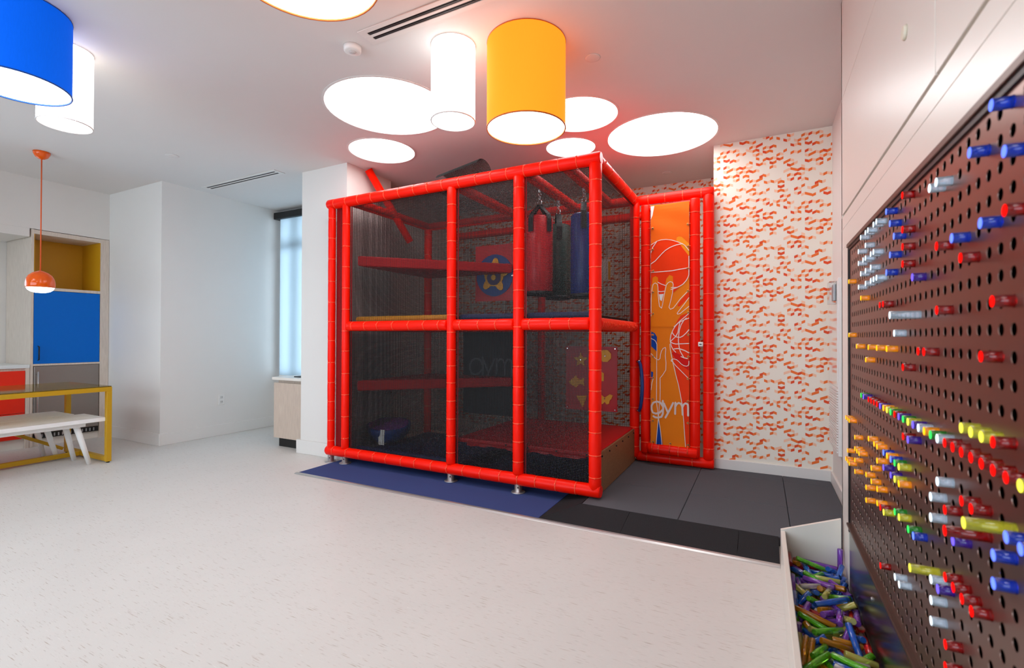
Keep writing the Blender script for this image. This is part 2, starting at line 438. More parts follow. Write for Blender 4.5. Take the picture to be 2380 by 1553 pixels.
# ---------------------------------------------------------------- wallpaper print: slanted parallelograms on a 26 mm lattice
WP_PITCH, WP_X0, WP_PER = 0.0261015, -0.376928, 0.573
WP = [[21.0,2.652,1,2,0],[23.0,2.674,-1,2,1],[25.0,2.652,1,1,2],[26.0,2.662,-1,1,1],[26.0,2.686,-1,1,0],[27.0,2.652,-1,1,0],[28.0,2.639,1,1,1],[29.0,2.651,-1,1,0],[22.0,2.614,1,1,1],[23.0,2.624,-1,1,0],[24.0,2.613,1,1,2],[25.0,2.624,-1,1,1],[26.0,2.612,1,1,0],[22.0,2.588,-1,1,0],[23.0,2.577,1,1,2],[25.0,2.576,1,1,2],[26.0,2.564,1,1,0],[27.0,2.574,-1,1,1],[31.0,2.598,-1,1,0],[32.0,2.588,1,1,1],[33.0,2.599,-1,1,0],[34.0,2.589,1,1,1],[19.34,2.564,1,1,1],[20.3,2.576,-1,1,1],[19.34,2.536,-1,1,2],[20.3,2.526,1,1,2],[18.35,2.501,-1,1,0],[19.31,2.49,1,1,1],[20.3,2.5,-1,1,1],[21.3,2.487,1,1,0],[10.0,2.516,1,2,1],[12.0,2.537,-1,1,1],[11.0,2.498,-1,1,0],[12.0,2.489,1,1,1],[13.0,2.498,-1,1,0],[14.0,2.488,1,1,1],[15.0,2.499,-1,1,0],[16.0,2.511,1,1,1],[12.0,2.562,1,1,1],[13.0,2.574,-1,1,0],[11.0,2.601,1,1,1],[12.0,2.612,-1,1,0],[13.0,2.601,1,2,1],[14.0,2.632,1,1,2],[15.0,2.649,-1,1,1],[16.0,2.638,1,1,0],[10.0,2.612,1,1,1],[9.0,2.65,1,1,1],[10.0,2.662,-1,1,1],[15.32,2.588,-1,1,1],[16.28,2.576,1,1,0],[17.31,2.588,-1,1,1],[18.35,2.575,1,2,0],[24.0,2.491,1,1,2],[25.0,2.5,-1,1,0],[24.0,2.464,-1,1,0],[25.0,2.453,1,1,2],[26.0,2.511,1,1,1],[26.0,2.438,1,1,0],[27.0,2.45,-1,2,1],[29.0,2.425,1,1,1],[27.66,2.497,-1,1,0],[28.73,2.488,1,2,1],[29.69,2.522,1,1,2],[30.69,2.538,-1,1,1],[31.64,2.525,1,1,0],[31.0,2.451,1,2,1],[33.0,2.473,-1,1,0],[32.0,2.437,-1,1,2],[33.0,2.425,1,1,2],[34.0,2.435,-1,1,0],[20.0,2.441,1,1,2],[21.0,2.451,-1,1,0],[22.0,2.439,1,1,1],[19.0,2.4,1,1,1],[20.0,2.415,-1,1,0],[21.0,2.404,1,1,1],[18.0,2.414,-1,1,0],[19.0,2.378,-1,1,1],[22.0,2.389,-1,1,1],[23.0,2.377,1,1,0],[21.0,2.353,-1,1,2],[22.0,2.341,1,1,0],[10.0,2.439,1,1,1],[11.0,2.451,-1,2,0],[13.0,2.429,1,1,2],[14.0,2.441,-1,1,0],[15.0,2.428,1,1,1],[16.0,2.439,-1,1,0],[15.0,2.402,-1,1,0],[16.0,2.392,1,1,2],[17.0,2.378,1,1,1],[10.0,2.388,-1,1,1],[11.0,2.377,-1,1,0],[12.0,2.366,1,1,1],[11.0,2.324,1,1,1],[12.0,2.339,-1,1,0],[13.0,2.328,1,2,2],[10.0,2.315,-1,2,0],[12.0,2.292,1,1,1],[13.0,2.304,-1,1,2],[12.0,2.264,-1,1,0],[13.0,2.255,1,1,1],[14.0,2.267,-1,1,0],[13.0,2.228,-1,1,1],[15.0,2.303,1,1,1],[16.0,2.316,-1,1,0],[17.0,2.304,1,1,2],[18.0,2.318,-1,1,1],[15.0,2.279,-1,1,2],[16.0,2.268,1,1,1],[17.0,2.279,-1,1,1],[19.0,2.228,1,1,1],[20.0,2.241,-1,1,0],[19.0,2.202,-1,1,2],[20.0,2.192,1,1,1],[21.0,2.255,1,1,1],[15.0,2.201,1,1,1],[16.0,2.216,-1,1,2],[17.0,2.203,1,1,1],[18.0,2.216,-1,1,0],[17.0,2.177,-1,1,2],[18.0,2.168,1,1,1],[13.0,2.179,-1,1,2],[14.0,2.167,1,1,1],[15.0,2.178,-1,1,0],[17.0,2.13,1,1,1],[18.0,2.142,-1,1,0],[10.0,2.184,1,1,0],[11.0,2.202,-1,1,1],[10.0,2.16,-1,1,0],[11.0,2.151,1,1,0],[10.0,2.691,1,1,1],[11.0,2.699,-1,1,2],[12.0,2.685,1,1,1],[13.0,2.698,-1,1,0],[23.0,2.23,1,1,1],[24.0,2.241,-1,1,0],[25.0,2.229,1,1,1],[24.0,2.338,-1,1,0],[25.0,2.326,1,1,1],[26.0,2.34,-1,1,0],[27.0,2.328,1,1,1],[26.0,2.363,1,1,1],[27.0,2.377,-1,1,0],[28.0,2.366,1,1,2],[29.0,2.377,-1,1,0],[30.0,2.364,1,1,1],[31.0,2.377,-1,1,0],[31.0,2.328,1,1,1],[32.0,2.34,-1,1,0],[33.0,2.327,1,1,1],[23.0,2.304,-1,1,2],[24.0,2.292,1,1,0],[25.0,2.303,-1,1,1],[27.0,2.301,-1,1,2],[28.0,2.289,1,1,2],[29.0,2.276,1,1,2],[30.0,2.29,-1,1,1],[31.0,2.278,1,1,0],[34.0,2.254,1,1,1],[27.0,2.228,1,1,2],[28.0,2.241,-1,1,0],[27.0,2.2,-1,1,0],[28.0,2.191,1,2,1],[30.0,2.215,-1,1,0],[31.0,2.203,1,1,1],[32.0,2.216,-1,1,2],[33.0,2.204,1,1,1],[34.0,2.215,-1,1,0],[31.0,2.178,-1,1,0],[32.0,2.168,1,1,1],[33.0,2.18,-1,1,0],[34.0,2.167,1,1,1],[33.0,2.128,1,1,1],[27.0,2.153,-1,1,2],[28.0,2.141,1,1,1],[29.0,2.153,-1,1,0],[30.0,2.14,1,1,1],[31.0,2.153,-1,1,2],[30.0,2.113,-1,1,0],[31.0,2.105,1,1,1],[21.0,2.155,1,2,1],[23.0,2.175,-1,1,0],[22.0,2.137,-1,1,2],[23.0,2.128,1,1,1],[24.0,2.138,1,1,0]]
M_WP = [mat('print_peach', (246, 196, 164), .55, var=.02), mat('print_orange', (238, 112, 38), .55, var=.03), mat('print_red_orange', (226, 74, 20), .55, var=.03)]
def wallpaper(name, x0, x1, y, z0, z1, parent):
    b = MB()
    R, S = .0107, .0225
    for c, z, d, n, s in WP:
        for rep in range(-6, 2):
            if (rep < 0 and c + n > 34.3) or (rep == 0 and c < 9.9) or (rep > 0 and c < 11): continue
            zz0 = z + .049 * rep
            for k in range(-6, 6):
                zt = zz0 + k * WP_PER
                xa = WP_X0 + (c + 24 * rep) * WP_PITCH; xb = xa + n * WP_PITCH
                za, zb = zt, zt + d * n * R
                ta = 0.0
                if xb <= x0 + .001 or xa >= x1 - .001: continue
                xa2, xb2 = max(xa, x0), min(xb, x1)
                f = lambda x: za + (zb - za) * (x - xa) / (xb - xa)
                A, B = f(xa2), f(xb2)
                if min(A, B) - S < z0 or max(A, B) > z1: 
                    if max(A, B) - S < z0 or min(A, B) > z1: continue
                q = lambda v: min(max(v, z0), z1)
                b.poly([(xa2, y, q(A - S)), (xb2, y, q(B - S)), (xb2, y, q(B)), (xa2, y, q(A))], s)
    return b.build(name, M_WP, parent, 'stuff')
wallpaper('wallpaper_print', -.379, XR, YP - .0006, .142, ZC, w_pier)
wallpaper('wallpaper_print', -3.94, -.381, YB - .0006, .05, ZC, w_far)

# ---------------------------------------------------------------- rubber floor mats
TX = [-1.12, -.475, .16, XR - .018]
TY = [3.235, 3.825, 4.505, YP - .018]
TZ = .058
mats_t = thing('rubber_tile_floor', 'charcoal grey rubber safety tiles with black bevelled ramp edge beside the play structure', 'floor mat', (-.3, 3.9, 0))
for i in range(3):
    for j in range(3):
        bx('rubber_tile', TX[i] + .0015, TX[i + 1] - .0015, TY[j] + .0015, TY[j + 1] - .0015, .002, TZ + random.uniform(-.0008, .0008), M_TILE, mats_t, bev=.003)
def ramp(x0, x1, ya, yb, left=None):
    b = MB()
    lo = .006
    n = len(b.v)
    b.v += [(x0, ya, 0.001), (x1, ya, 0.001), (x1, yb, 0.001), (x0 if left is None else left, yb, 0.001),
            (x0, ya, lo), (x1, ya, lo), (x1, yb, TZ), (x0 if left is None else left, yb, TZ)]
    for q in ((3, 2, 1, 0), (4, 5, 6, 7), (0, 1, 5, 4), (1, 2, 6, 5), (2, 3, 7, 6), (3, 0, 4, 7)): b.face(list(q))
    return b
Y0 = 2.966
xr = [-1.328, -.78, -.12, .0905]
for i in range(3):
    ramp(xr[i] + .001, xr[i + 1] - .001, Y0, TY[0] - .001, TX[0] + .001 if i == 0 else None).build('ramp_edge', M_DARK, mats_t)
bq = MB()
a = [(-1.328, Y0), (-1.121, TY[0]), (-1.121, 4.4), (-1.328, 4.4)]
bq.v += [(x, y, .001) for x, y in a] + [(-1.329, Y0 + .004, .006), (-1.121, TY[0], TZ), (-1.121, 4.4, TZ), (-1.329, 4.4, .006)]
for q in ((3, 2, 1, 0), (4, 5, 6, 7), (0, 1, 5, 4), (1, 2, 6, 5), (2, 3, 7, 6), (3, 0, 4, 7)): bq.face(list(q))
bq.build('ramp_edge', M_DARK, mats_t)
bm_ = bx('floor_mat', -3.685, -1.332, 2.962, 4.9, .0005, .008, M_BLUEMAT, None, bev=.002)
set_props(bm_, 'flat navy blue rubber mat on the floor under the red play structure', 'floor mat')
st = MB()
st.prism([(-3.70, 2.930, 0.0005), (-3.70, 2.962, .0005), (-3.70, 2.962, .010), (-3.70, 2.945, .008), (-3.70, 2.932, .002)], (3.79, 0, 0))
o = st.build('threshold_strip', M_ALU); fixn(o.data)
set_props(o, 'silver metal threshold strip along the front edge of the floor mats', 'floor strip')

# ---------------------------------------------------------------- padded tube play structure
RT = .046
gym = thing('play_structure', 'two storey red padded tube climbing frame with black nets and red decks', 'climbing frame', (-2.3, 4.0, 0))
TIE_ME = {}
def tie_mesh(r):
    k = round(r, 4)
    if k not in TIE_ME:
        b = MB(); n = 18; t = .0026; rings = []
        for i in range(n):
            a = 2 * PI * i / n; c = Vector((math.cos(a), math.sin(a), 0)); q = []
            for j in range(5):
                e = 2 * PI * j / 5; p = c * (r + t * math.cos(e)) + Vector((0, 0, t * 1.5 * math.sin(e))); q.append(len(b.v)); b.v.append(tuple(p))
            rings.append(q)
        for i in range(n):
            A, B = rings[i], rings[(i + 1) % n]
            for j in range(5): b.face([A[j], B[j], B[(j + 1) % 5], A[(j + 1) % 5]], 0, True)
        b.box(r - .002, r + .007, -.006, .006, -.005, .005, 0, .001)
        TIE_ME[k] = b.mesh('cable_tie', M_TIE)
    return TIE_ME[k]
def pad_tube(name, p0, p1, parent, r=RT, spacing=.195, ties=True, m=None, caps=0.012, tie_from=.1, label=None, head=None):
    """foam sleeve from p0 to p1: pinched slightly at each cable tie; ties are sub-parts."""
    p0, p1 = Vector(p0), Vector(p1)
    L = (p1 - p0).length; d = (p1 - p0) / L
    ts = []
    t = tie_from
    while ties and t < L - .06:
        ts.append(t); t += spacing * random.uniform(.9, 1.1)
    st = {0.0: .86, caps: 1.0}
    for t in ts:
        st[t - .025] = 1.0 + random.uniform(-.01, .02); st[t - .007] = .965; st[t + .007] = .965; st[t + .025] = 1.0 + random.uniform(-.01, .02)
    st[L - caps] = 1.0; st[L] = .86
    ks = sorted(st)
    b = MB(); b.tube([p0 + d * k for k in ks], [r * st[k] for k in ks], 20)
    o = b.build(name, m or M_RED, parent, None, label)
    me = tie_mesh(r * .968)
    base = Vector((0, 0, 1)).rotation_difference(d)
    if head is not None:
        # turn the tie heads towards a given world direction
        hx = base @ Vector((1, 0, 0)); tgt = (Vector(head) - d * Vector(head).dot(d)).normalized()
        ang = math.atan2(d.dot(hx.cross(tgt)), hx.dot(tgt))
    for t in ts:
        c = bpy.data.objects.new('cable_tie', me); COL.objects.link(c); c.parent = o
        c.location = Vector(p0 + d * t)
        c.rotation_mode = 'QUATERNION'
        from mathutils import Quaternion
        a2 = (ang + random.uniform(-.3, .3)) if head is not None else random.uniform(0, 6.28)
        c.rotation_quaternion = Quaternion(d, a2) @ base
    return o
GX = [-3.745, -3.553, -2.328, -1.692, -1.07]
YF, YR, YR2 = 3.385, 4.60, 5.20
Z0, ZM, ZT = .112, 1.325, 2.525
toCam = (.45, -.88, 0)
for i, x in enumerate(GX):
    pad_tube('post', (x, YF, Z0 + (.04 if i in (1, 2, 3) else .0)), (x, YF, ZT - .03), gym, r=(.036, .039, .041, .0445, .046)[i], spacing=.2 if i < 2 else .15, head=toCam)
pad_tube('top_rail', (GX[0] - .045, YF, ZT), (GX[4] + .045, YF, ZT), gym, r=RT * 1.04, spacing=.155, head=(0, -1, .4))
pad_tube('bottom_rail', (GX[0] - .045, YF, Z0), (GX[4] + .045, YF, Z0), gym, r=RT * 1.04, spacing=.165, head=(0, -1, .4))
for a, b_ in zip(GX[1:], GX[2:]):
    pad_tube('middle_rail', (a + .036, YF, ZM), (b_ - .036, YF, ZM), gym, spacing=.165, tie_from=.07, head=(0, -1, .3))
# right side frame
pad_tube('post', (GX[4] + .004, YR, .1), (GX[4] + .004, YR, ZT), gym, spacing=.2, head=toCam)
pad_tube('top_rail', (GX[4], YF + .02, ZT), (GX[4], YR + .05, ZT), gym, spacing=.19, head=(1, 0, 0))
pad_tube('middle_rail', (GX[4], YF + .03, ZM), (GX[4], YR - .03, ZM), gym, spacing=.045, tie_from=.04, head=(1, 0, 0))
pad_tube('top_rail', (GX[4] + .03, YR + .02, ZT), (-.37, YR + .02, ZT), gym, spacing=.16, head=toCam)
pad_tube('post', (-.415, YR + .02, .14), (-.415, YR + .02, ZT - .02), gym, spacing=.23, r=RT * 1.02, head=toCam)
pad_tube('bottom_rail', (GX[4] + .02, YR + .02, .107), (-.37, YR + .02, .107), gym, spacing=.2, head=toCam)
# rear and left frame, upper beams
XL = -3.50
pad_tube('post', (XL, YR, .1), (XL, YR, ZT), gym, spacing=.22, head=toCam)
pad_tube('post', (GX[2] + .03, YR2, .1), (GX[2] + .03, YR2, ZT), gym, spacing=.22, head=toCam)
pad_tube('top_rail', (XL, YF + .04, ZT), (XL, YR + .04, ZT), gym, spacing=.2)
pad_tube('top_rail', (XL - .04, YR, ZT), (GX[4], YR, ZT), gym, spacing=.2)
pad_tube('top_rail', (XL - .04, YR2, ZT), (GX[4], YR2, ZT), gym, spacing=.2)
pad_tube('middle_rail', (XL, YF + .04, ZM), (XL, YR, ZM), gym, spacing=.2)
pad_tube('middle_rail', (XL, YR, ZM), (GX[4], YR, ZM), gym, spacing=.2)
for x in (GX[3] + .035, -1.315):
    pad_tube('top_beam', (x, YF + .045, ZT), (x, YR - .04, ZT), gym, spacing=.22)
pad_tube('top_beam', (GX[2], YF + .045, ZT), (GX[2], YR - .04, ZT), gym, spacing=.22)

# nets: crossing strands
def net(name, o, u, v, lu, lv, parent, sp=.0118, th=.0009, m=None):
    o, u, v = Vector(o), Vector(u).normalized(), Vector(v).normalized()
    n = u.cross(v)
    b = MB()
    def bar(p, d, L, s, off):
        k = len(b.v)
        for e in (0, L):
            for x, y in ((-1, -1), (1, -1), (1, 1), (-1, 1)):
                b.v.append(tuple(p + d * e + s * (x * th) + n * (y * th * .6 + off)))
        for i in range(4):
            j = (i + 1) % 4; b.face([k + i, k + j, k + 4 + j, k + 4 + i])
    c = sp * .5
    while c < lu: bar(o + u * c, v, lv, u, th * .5); c += sp
    c = sp * .5
    while c < lv: bar(o + v * c, u, lu, v, -th * .5); c += sp
    return b.build(name, m or M_NET, parent, 'stuff')
yn = YF + .012
for x0, x1 in ((GX[0] + .04, GX[1] - .04),):
    net('net_panel', (x0, yn, .15), (1, 0, 0), (0, 0, 1), x1 - x0, 2.34, gym)
for x0, x1 in zip(GX[1:], GX[2:]):
    net('net_panel', (x0 + .035, yn, .15), (1, 0, 0), (0, 0, 1), x1 - x0 - .07, 1.14, gym, th=.0016)
    net('net_panel', (x0 + .035, yn, 1.36), (1, 0, 0), (0, 0, 1), x1 - x0 - .07, 1.13, gym, th=.0012)
net('net_panel', (GX[4], YF + .04, 1.36), (0, 1, 0), (0, 0, 1), YR - YF - .08, 1.13, gym)
net('net_panel', (XL - .02, YF + .06, .13), (0, 1, 0), (0, 0, 1), YR - YF - .05, 2.36, gym)
net('net_panel', (XL, YR + .01, .13), (1, 0, 0), (0, 0, 1), GX[4] - XL - .04, 2.36, gym)
net('net_panel', (XL, YF + .04, ZT - .035), (1, 0, 0), (0, 1, 0), GX[4] - XL - .04, YR - YF - .05, gym)
net('net_panel', (XL, YR2 + .01, .13), (1, 0, 0), (0, 0, 1), GX[4] - XL, 2.36, gym, sp=.0236)

bx('side_sheet', GX[0] + .03, GX[1] + .015, YF + .03, YF + .034, .15, 2.49, M_REDPAD, gym)
for x in (GX[1], GX[2], GX[3]):
    for z0, z1 in ((.15, 1.285), (1.365, 2.49)): bx('net_border', x + .045, x + .06, YF + .016, YF + .020, z0, z1, M_REDPAD, gym)

# decks and shelves
def pad(name, pts, z0, z1, m, parent=gym):
    b = MB(); b.prism([(x, y, z0) for x, y in pts], (0, 0, z1 - z0)); o = b.build(name, m, parent); fixn(o.data)
    bv = o.modifiers.new('b', 'BEVEL'); bv.width = .012; bv.segments = 2; bv.limit_method = 'ANGLE'
    return o
tri = [(XL + .03, YF + .06), (GX[2] - .03, YR - .04), (XL + .03, YR - .04)]
pad('lower_shelf', tri, .70, .80, M_REDPAD)
pad('upper_shelf', tri, 1.91, 2.01, M_REDPAD)
pad('ball_pit_floor', [(XL + .03, YF + .07), (GX[2] - .02, YF + .07), (GX[2] - .02, YR - .03), (XL + .03, YR - .03)], .04, .115, M_NPAD)
def roll(name, x0, x1, z, m):
    b = MB(); b.tube([(x0, YF + .075, z), (x0 + .015, YF + .075, z), (x1 - .015, YF + .075, z), (x1, YF + .075, z)], [.02, .027, .027, .02], 16)
    return b.build(name, m, gym)
roll('navy_floor_roll', XL + .03, GX[2] - .04, .15, M_NPAD)
for x0, x1, m in ((XL + .02, GX[2] - .04, M_YPAD), (GX[2] + .04, GX[3] - .04, M_NPAD), (GX[3] + .04, GX[4] - .05, M_NPAD)):
    bx('upper_deck', x0, x1, YF + .075, YR - .05, 1.345, 1.40, M_DARK, gym, bev=.008)
    roll('deck_roll', x0, x1, 1.393, m)
# red entry deck with plywood side and sagging skirt
pad('entry_deck', [(GX[2] + .03, YF + .045), (GX[4] - .006, YF + .045), (GX[4] - .006, YR + .02), (GX[2] + .03, YR + .02)], .335, .372, M_REDPAD)
b = MB()
N = 26; top, bot = [], []
for i in range(N + 1):
    x = GX[2] + .12 + (GX[4] - .09 - GX[2] - .12) * i / N
    d = .005 * (1 + math.sin(i * 1.9)) + .006 * math.sin(i * .6 + 1)
    top.append((x, YF + .06, .335)); bot.append((x, YF + .062 + .006 * math.sin(i), .318 - d))
k = len(b.v); b.v += top + bot + [(p[0], p[1] + .006, p[2]) for p in top + bot]
M1 = N + 1
for i in range(N):
    b.face([k + i, k + M1 + i, k + M1 + i + 1, k + i + 1]); b.face([k + 2 * M1 + i, k + 2 * M1 + i + 1, k + 3 * M1 + i + 1, k + 3 * M1 + i])
    b.face([k + M1 + i, k + 3 * M1 + i, k + 3 * M1 + i + 1, k + M1 + i + 1])
b.build('deck_skirt', M_REDPAD, gym)
for x in (GX[2] + .5, GX[3] - .05, GX[3] + .06, GX[3] + .3, GX[4] - .08):
    b = MB(); b.tube([(x, YF + .046, .352), (x, YF + .038, .352)], [.007, .005], 10); b.build('stud', M_BLACK, gym)
ply = bx('plywood_riser', GX[4] - .004, GX[4] + .012, YF + .09, YR - .005, .062, .366, M_PLY, gym, bev=.002)
for i in range(6):
    y = YF + .13 + i * .2
    b = MB(); b.tube([(GX[4] + .012, y, .335), (GX[4] + .02, y, .335)], [.008, .006], 10); b.build('screw', M_BLACK, ply)
b = MB(); b.tube([(GX[4] + .03, YR - .0, .30), (GX[4] + .075, YR, .30), (GX[4] + .08, YR, .30)], [.013, .013, .022], 14); b.tube([(GX[4] + .08, YR, .30), (GX[4] + .092, YR, .30)], [.022, .018], 14)
b.build('chrome_bolt', M_CHROME, gym)
# angle bracket at the deck corner
b = MB(); b.box(GX[2] + .04, GX[2] + .075, YF + .036, YF + .041, .318, .324); b.box(GX[2] + .04, GX[2] + .046, YF + .036, YF + .041, .324, .375); b.box(GX[2] + .02, GX[2] + .046, YF + .036, YF + .041, .369, .375)
b.build('bracket', M_STEEL, gym)
# feet
for i, x in enumerate(GX[:4]):
    zf = .0 if i == 0 else .008
    b = MB(); b.lathe((x, YF, zf), [(.056, .0005), (.056, .005), (.052, .008), (.030, .009), (.030, .075), (.022, .0755), (.022, .1)], 24)
    ft = b.build('foot', M_STEEL, gym)
    b = MB(); b.tube([Vector((x, YF, zf + .045)) + Vector((.35, -.9, 0)).normalized() * .029, Vector((x, YF, zf + .045)) + Vector((.35, -.9, 0)).normalized() * .033], [.006, .005], 10)
    b.build('grub_screw', M_BLACK, ft)
# handle
b = MB(); pts = []
for i in range(13):
    t = i / 12; z = .535 + .47 * t; off = .03 + .045 * math.sin(PI * t) ** .6
    pts.append((GX[4] + .004 + .03 + off * .75, YR - .03 - off * .55, z))
b.tube(pts, [.012] + [.016] * 11 + [.012], 14)
h = b.build('grab_handle', mat('blue_handle_rubber', (24, 56, 128), .35, var=.03), gym, label='blue curved grab handle')
for z in (.54, 1.0):
    b = MB(); b.tube([(GX[4] + .03, YR - .03, z), (GX[4] + .066, YR - .05, z)], [.014, .012], 12); b.build('handle_mount', M_CHROME, h)

# shape panel on the rear net
def plate(name, pts, y, d, m, parent):
    b = MB(); b.prism([(x, y, z) for x, z in pts], (0, -d, 0)); o = b.build(name, m, parent); fixn(o.data); return o
def ngon(cx, cz, r, n, a0=0, sx=1, sz=1): return [(cx + sx * r * math.cos(a0 + 2 * PI * i / n), cz + sz * r * math.sin(a0 + 2 * PI * i / n)) for i in range(n)]
M_PANEL = mat('red_play_panel', (190, 14, 24), .35, var=.03)
M_AMB = mat('amber_play_shape', (240, 170, 30), .4, var=.03)
yp = YR - .005
pn = plate('shape_panel', [(-1.755, .505), (-1.23, .505), (-1.23, 1.135), (-1.755, 1.135)], yp, .013, M_PANEL, gym)
ys = yp - .013
star = [(-1.595 + (.075 if i % 2 == 0 else .034) * math.sin(i * PI / 5), 1.0 + (.075 if i % 2 == 0 else .034) * math.cos(i * PI / 5)) for i in range(10)]
plate('star_shape', star, ys, .012, M_AMB, pn)
plate('octagon_shape', ngon(-1.345, 1.045, .062, 8, PI / 8), ys, .012, M_AMB, pn)
fish = [(-1.72, .775), (-1.69, .805), (-1.66, .83), (-1.645, .845), (-1.63, .82), (-1.60, .80), (-1.56, .825), (-1.565, .78), (-1.555, .745), (-1.60, .765), (-1.625, .745), (-1.64, .722), (-1.66, .735), (-1.69, .75)]
plate('fish_shape', fish, ys, .012, M_AMB, pn)
plate('house_shape', [(-1.46, .80), (-1.36, .80), (-1.36, .875), (-1.40, .90), (-1.46, .87)], ys, .012, M_AMB, pn)
bf = [(-1.35, .64), (-1.30, .675), (-1.27, .665), (-1.285, .63), (-1.30, .615), (-1.305, .585), (-1.33, .575), (-1.35, .60), (-1.37, .575), (-1.395, .585), (-1.40, .615), (-1.415, .63), (-1.43, .665), (-1.40, .675)]
plate('butterfly_shape', bf, ys, .012, M_AMB, pn)
plate('cone_shape', [(-1.64, .645), (-1.53, .65), (-1.572, .53)], ys, .012, M_AMB, pn)
for x, z in ((-1.735, 1.115), (-1.25, 1.115), (-1.735, .525), (-1.25, .525), (-1.345, 1.045), (-1.595, 1.0), (-1.35, .63)):
    b = MB(); b.tube([(x, ys - (.012 if -1.7 < x < -1.3 else 0), z), (x, ys - (.018 if -1.7 < x < -1.3 else .006), z)], [.008, .006], 10); b.build('bolt', M_CHROME, pn)
# gear panel
gp = plate('gear_panel', [(-2.83, 1.62), (-2.21, 1.62), (-2.21, 2.235), (-2.83, 2.235)], yp, .013, M_PANEL, gym)
plate('gear_face', ngon(-2.585, 1.90, .228, 40), ys, .006, mat('blue_play_disc', (28, 62, 130), .4), gp)
pt = []
for i in range(80):
    a = 2 * PI * i / 80; r = .135 + .055 * max(-.3, math.sin(a * 5 + .5)); pt.append((-2.585 + r * math.cos(a), 1.90 + r * math.sin(a)))
plate('gear_wheel', pt, ys - .006, .01, M_AMB, gp)
plate('gear_hub', ngon(-2.585, 1.875, .085, 24), ys - .016, .008, mat('purple_play_disc', (60, 34, 86), .4), gp)
plate('gear_eye', ngon(-2.585, 1.875, .03, 16), ys - .024, .006, M_AMB, gp)
b = MB(); b.tube([(-2.36, ys, 1.885), (-2.36, ys - .012, 1.885)], [.014, .012], 12); b.build('bolt', M_CHROME, gp)
# picture panel behind the bags
pp = plate('window_panel', [(-1.88, 1.86), (-1.47, 1.86), (-1.47, 2.08), (-1.88, 2.08)], YR2 - .01, .012, mat('white_play_panel', (236, 234, 226), .4), gym)
plate('yellow_edging', [(-1.49, 1.86), (-1.465, 1.86), (-1.465, 2.06), (-1.49, 2.06)], YR2 - .023, .006, M_AMB, pp)
plate('blue_strip', [(-1.88, 1.96), (-1.72, 1.96), (-1.72, 2.08), (-1.88, 2.08)], YR2 - .023, .006, mat('sky_blue_panel', (40, 120, 200), .4), pp)

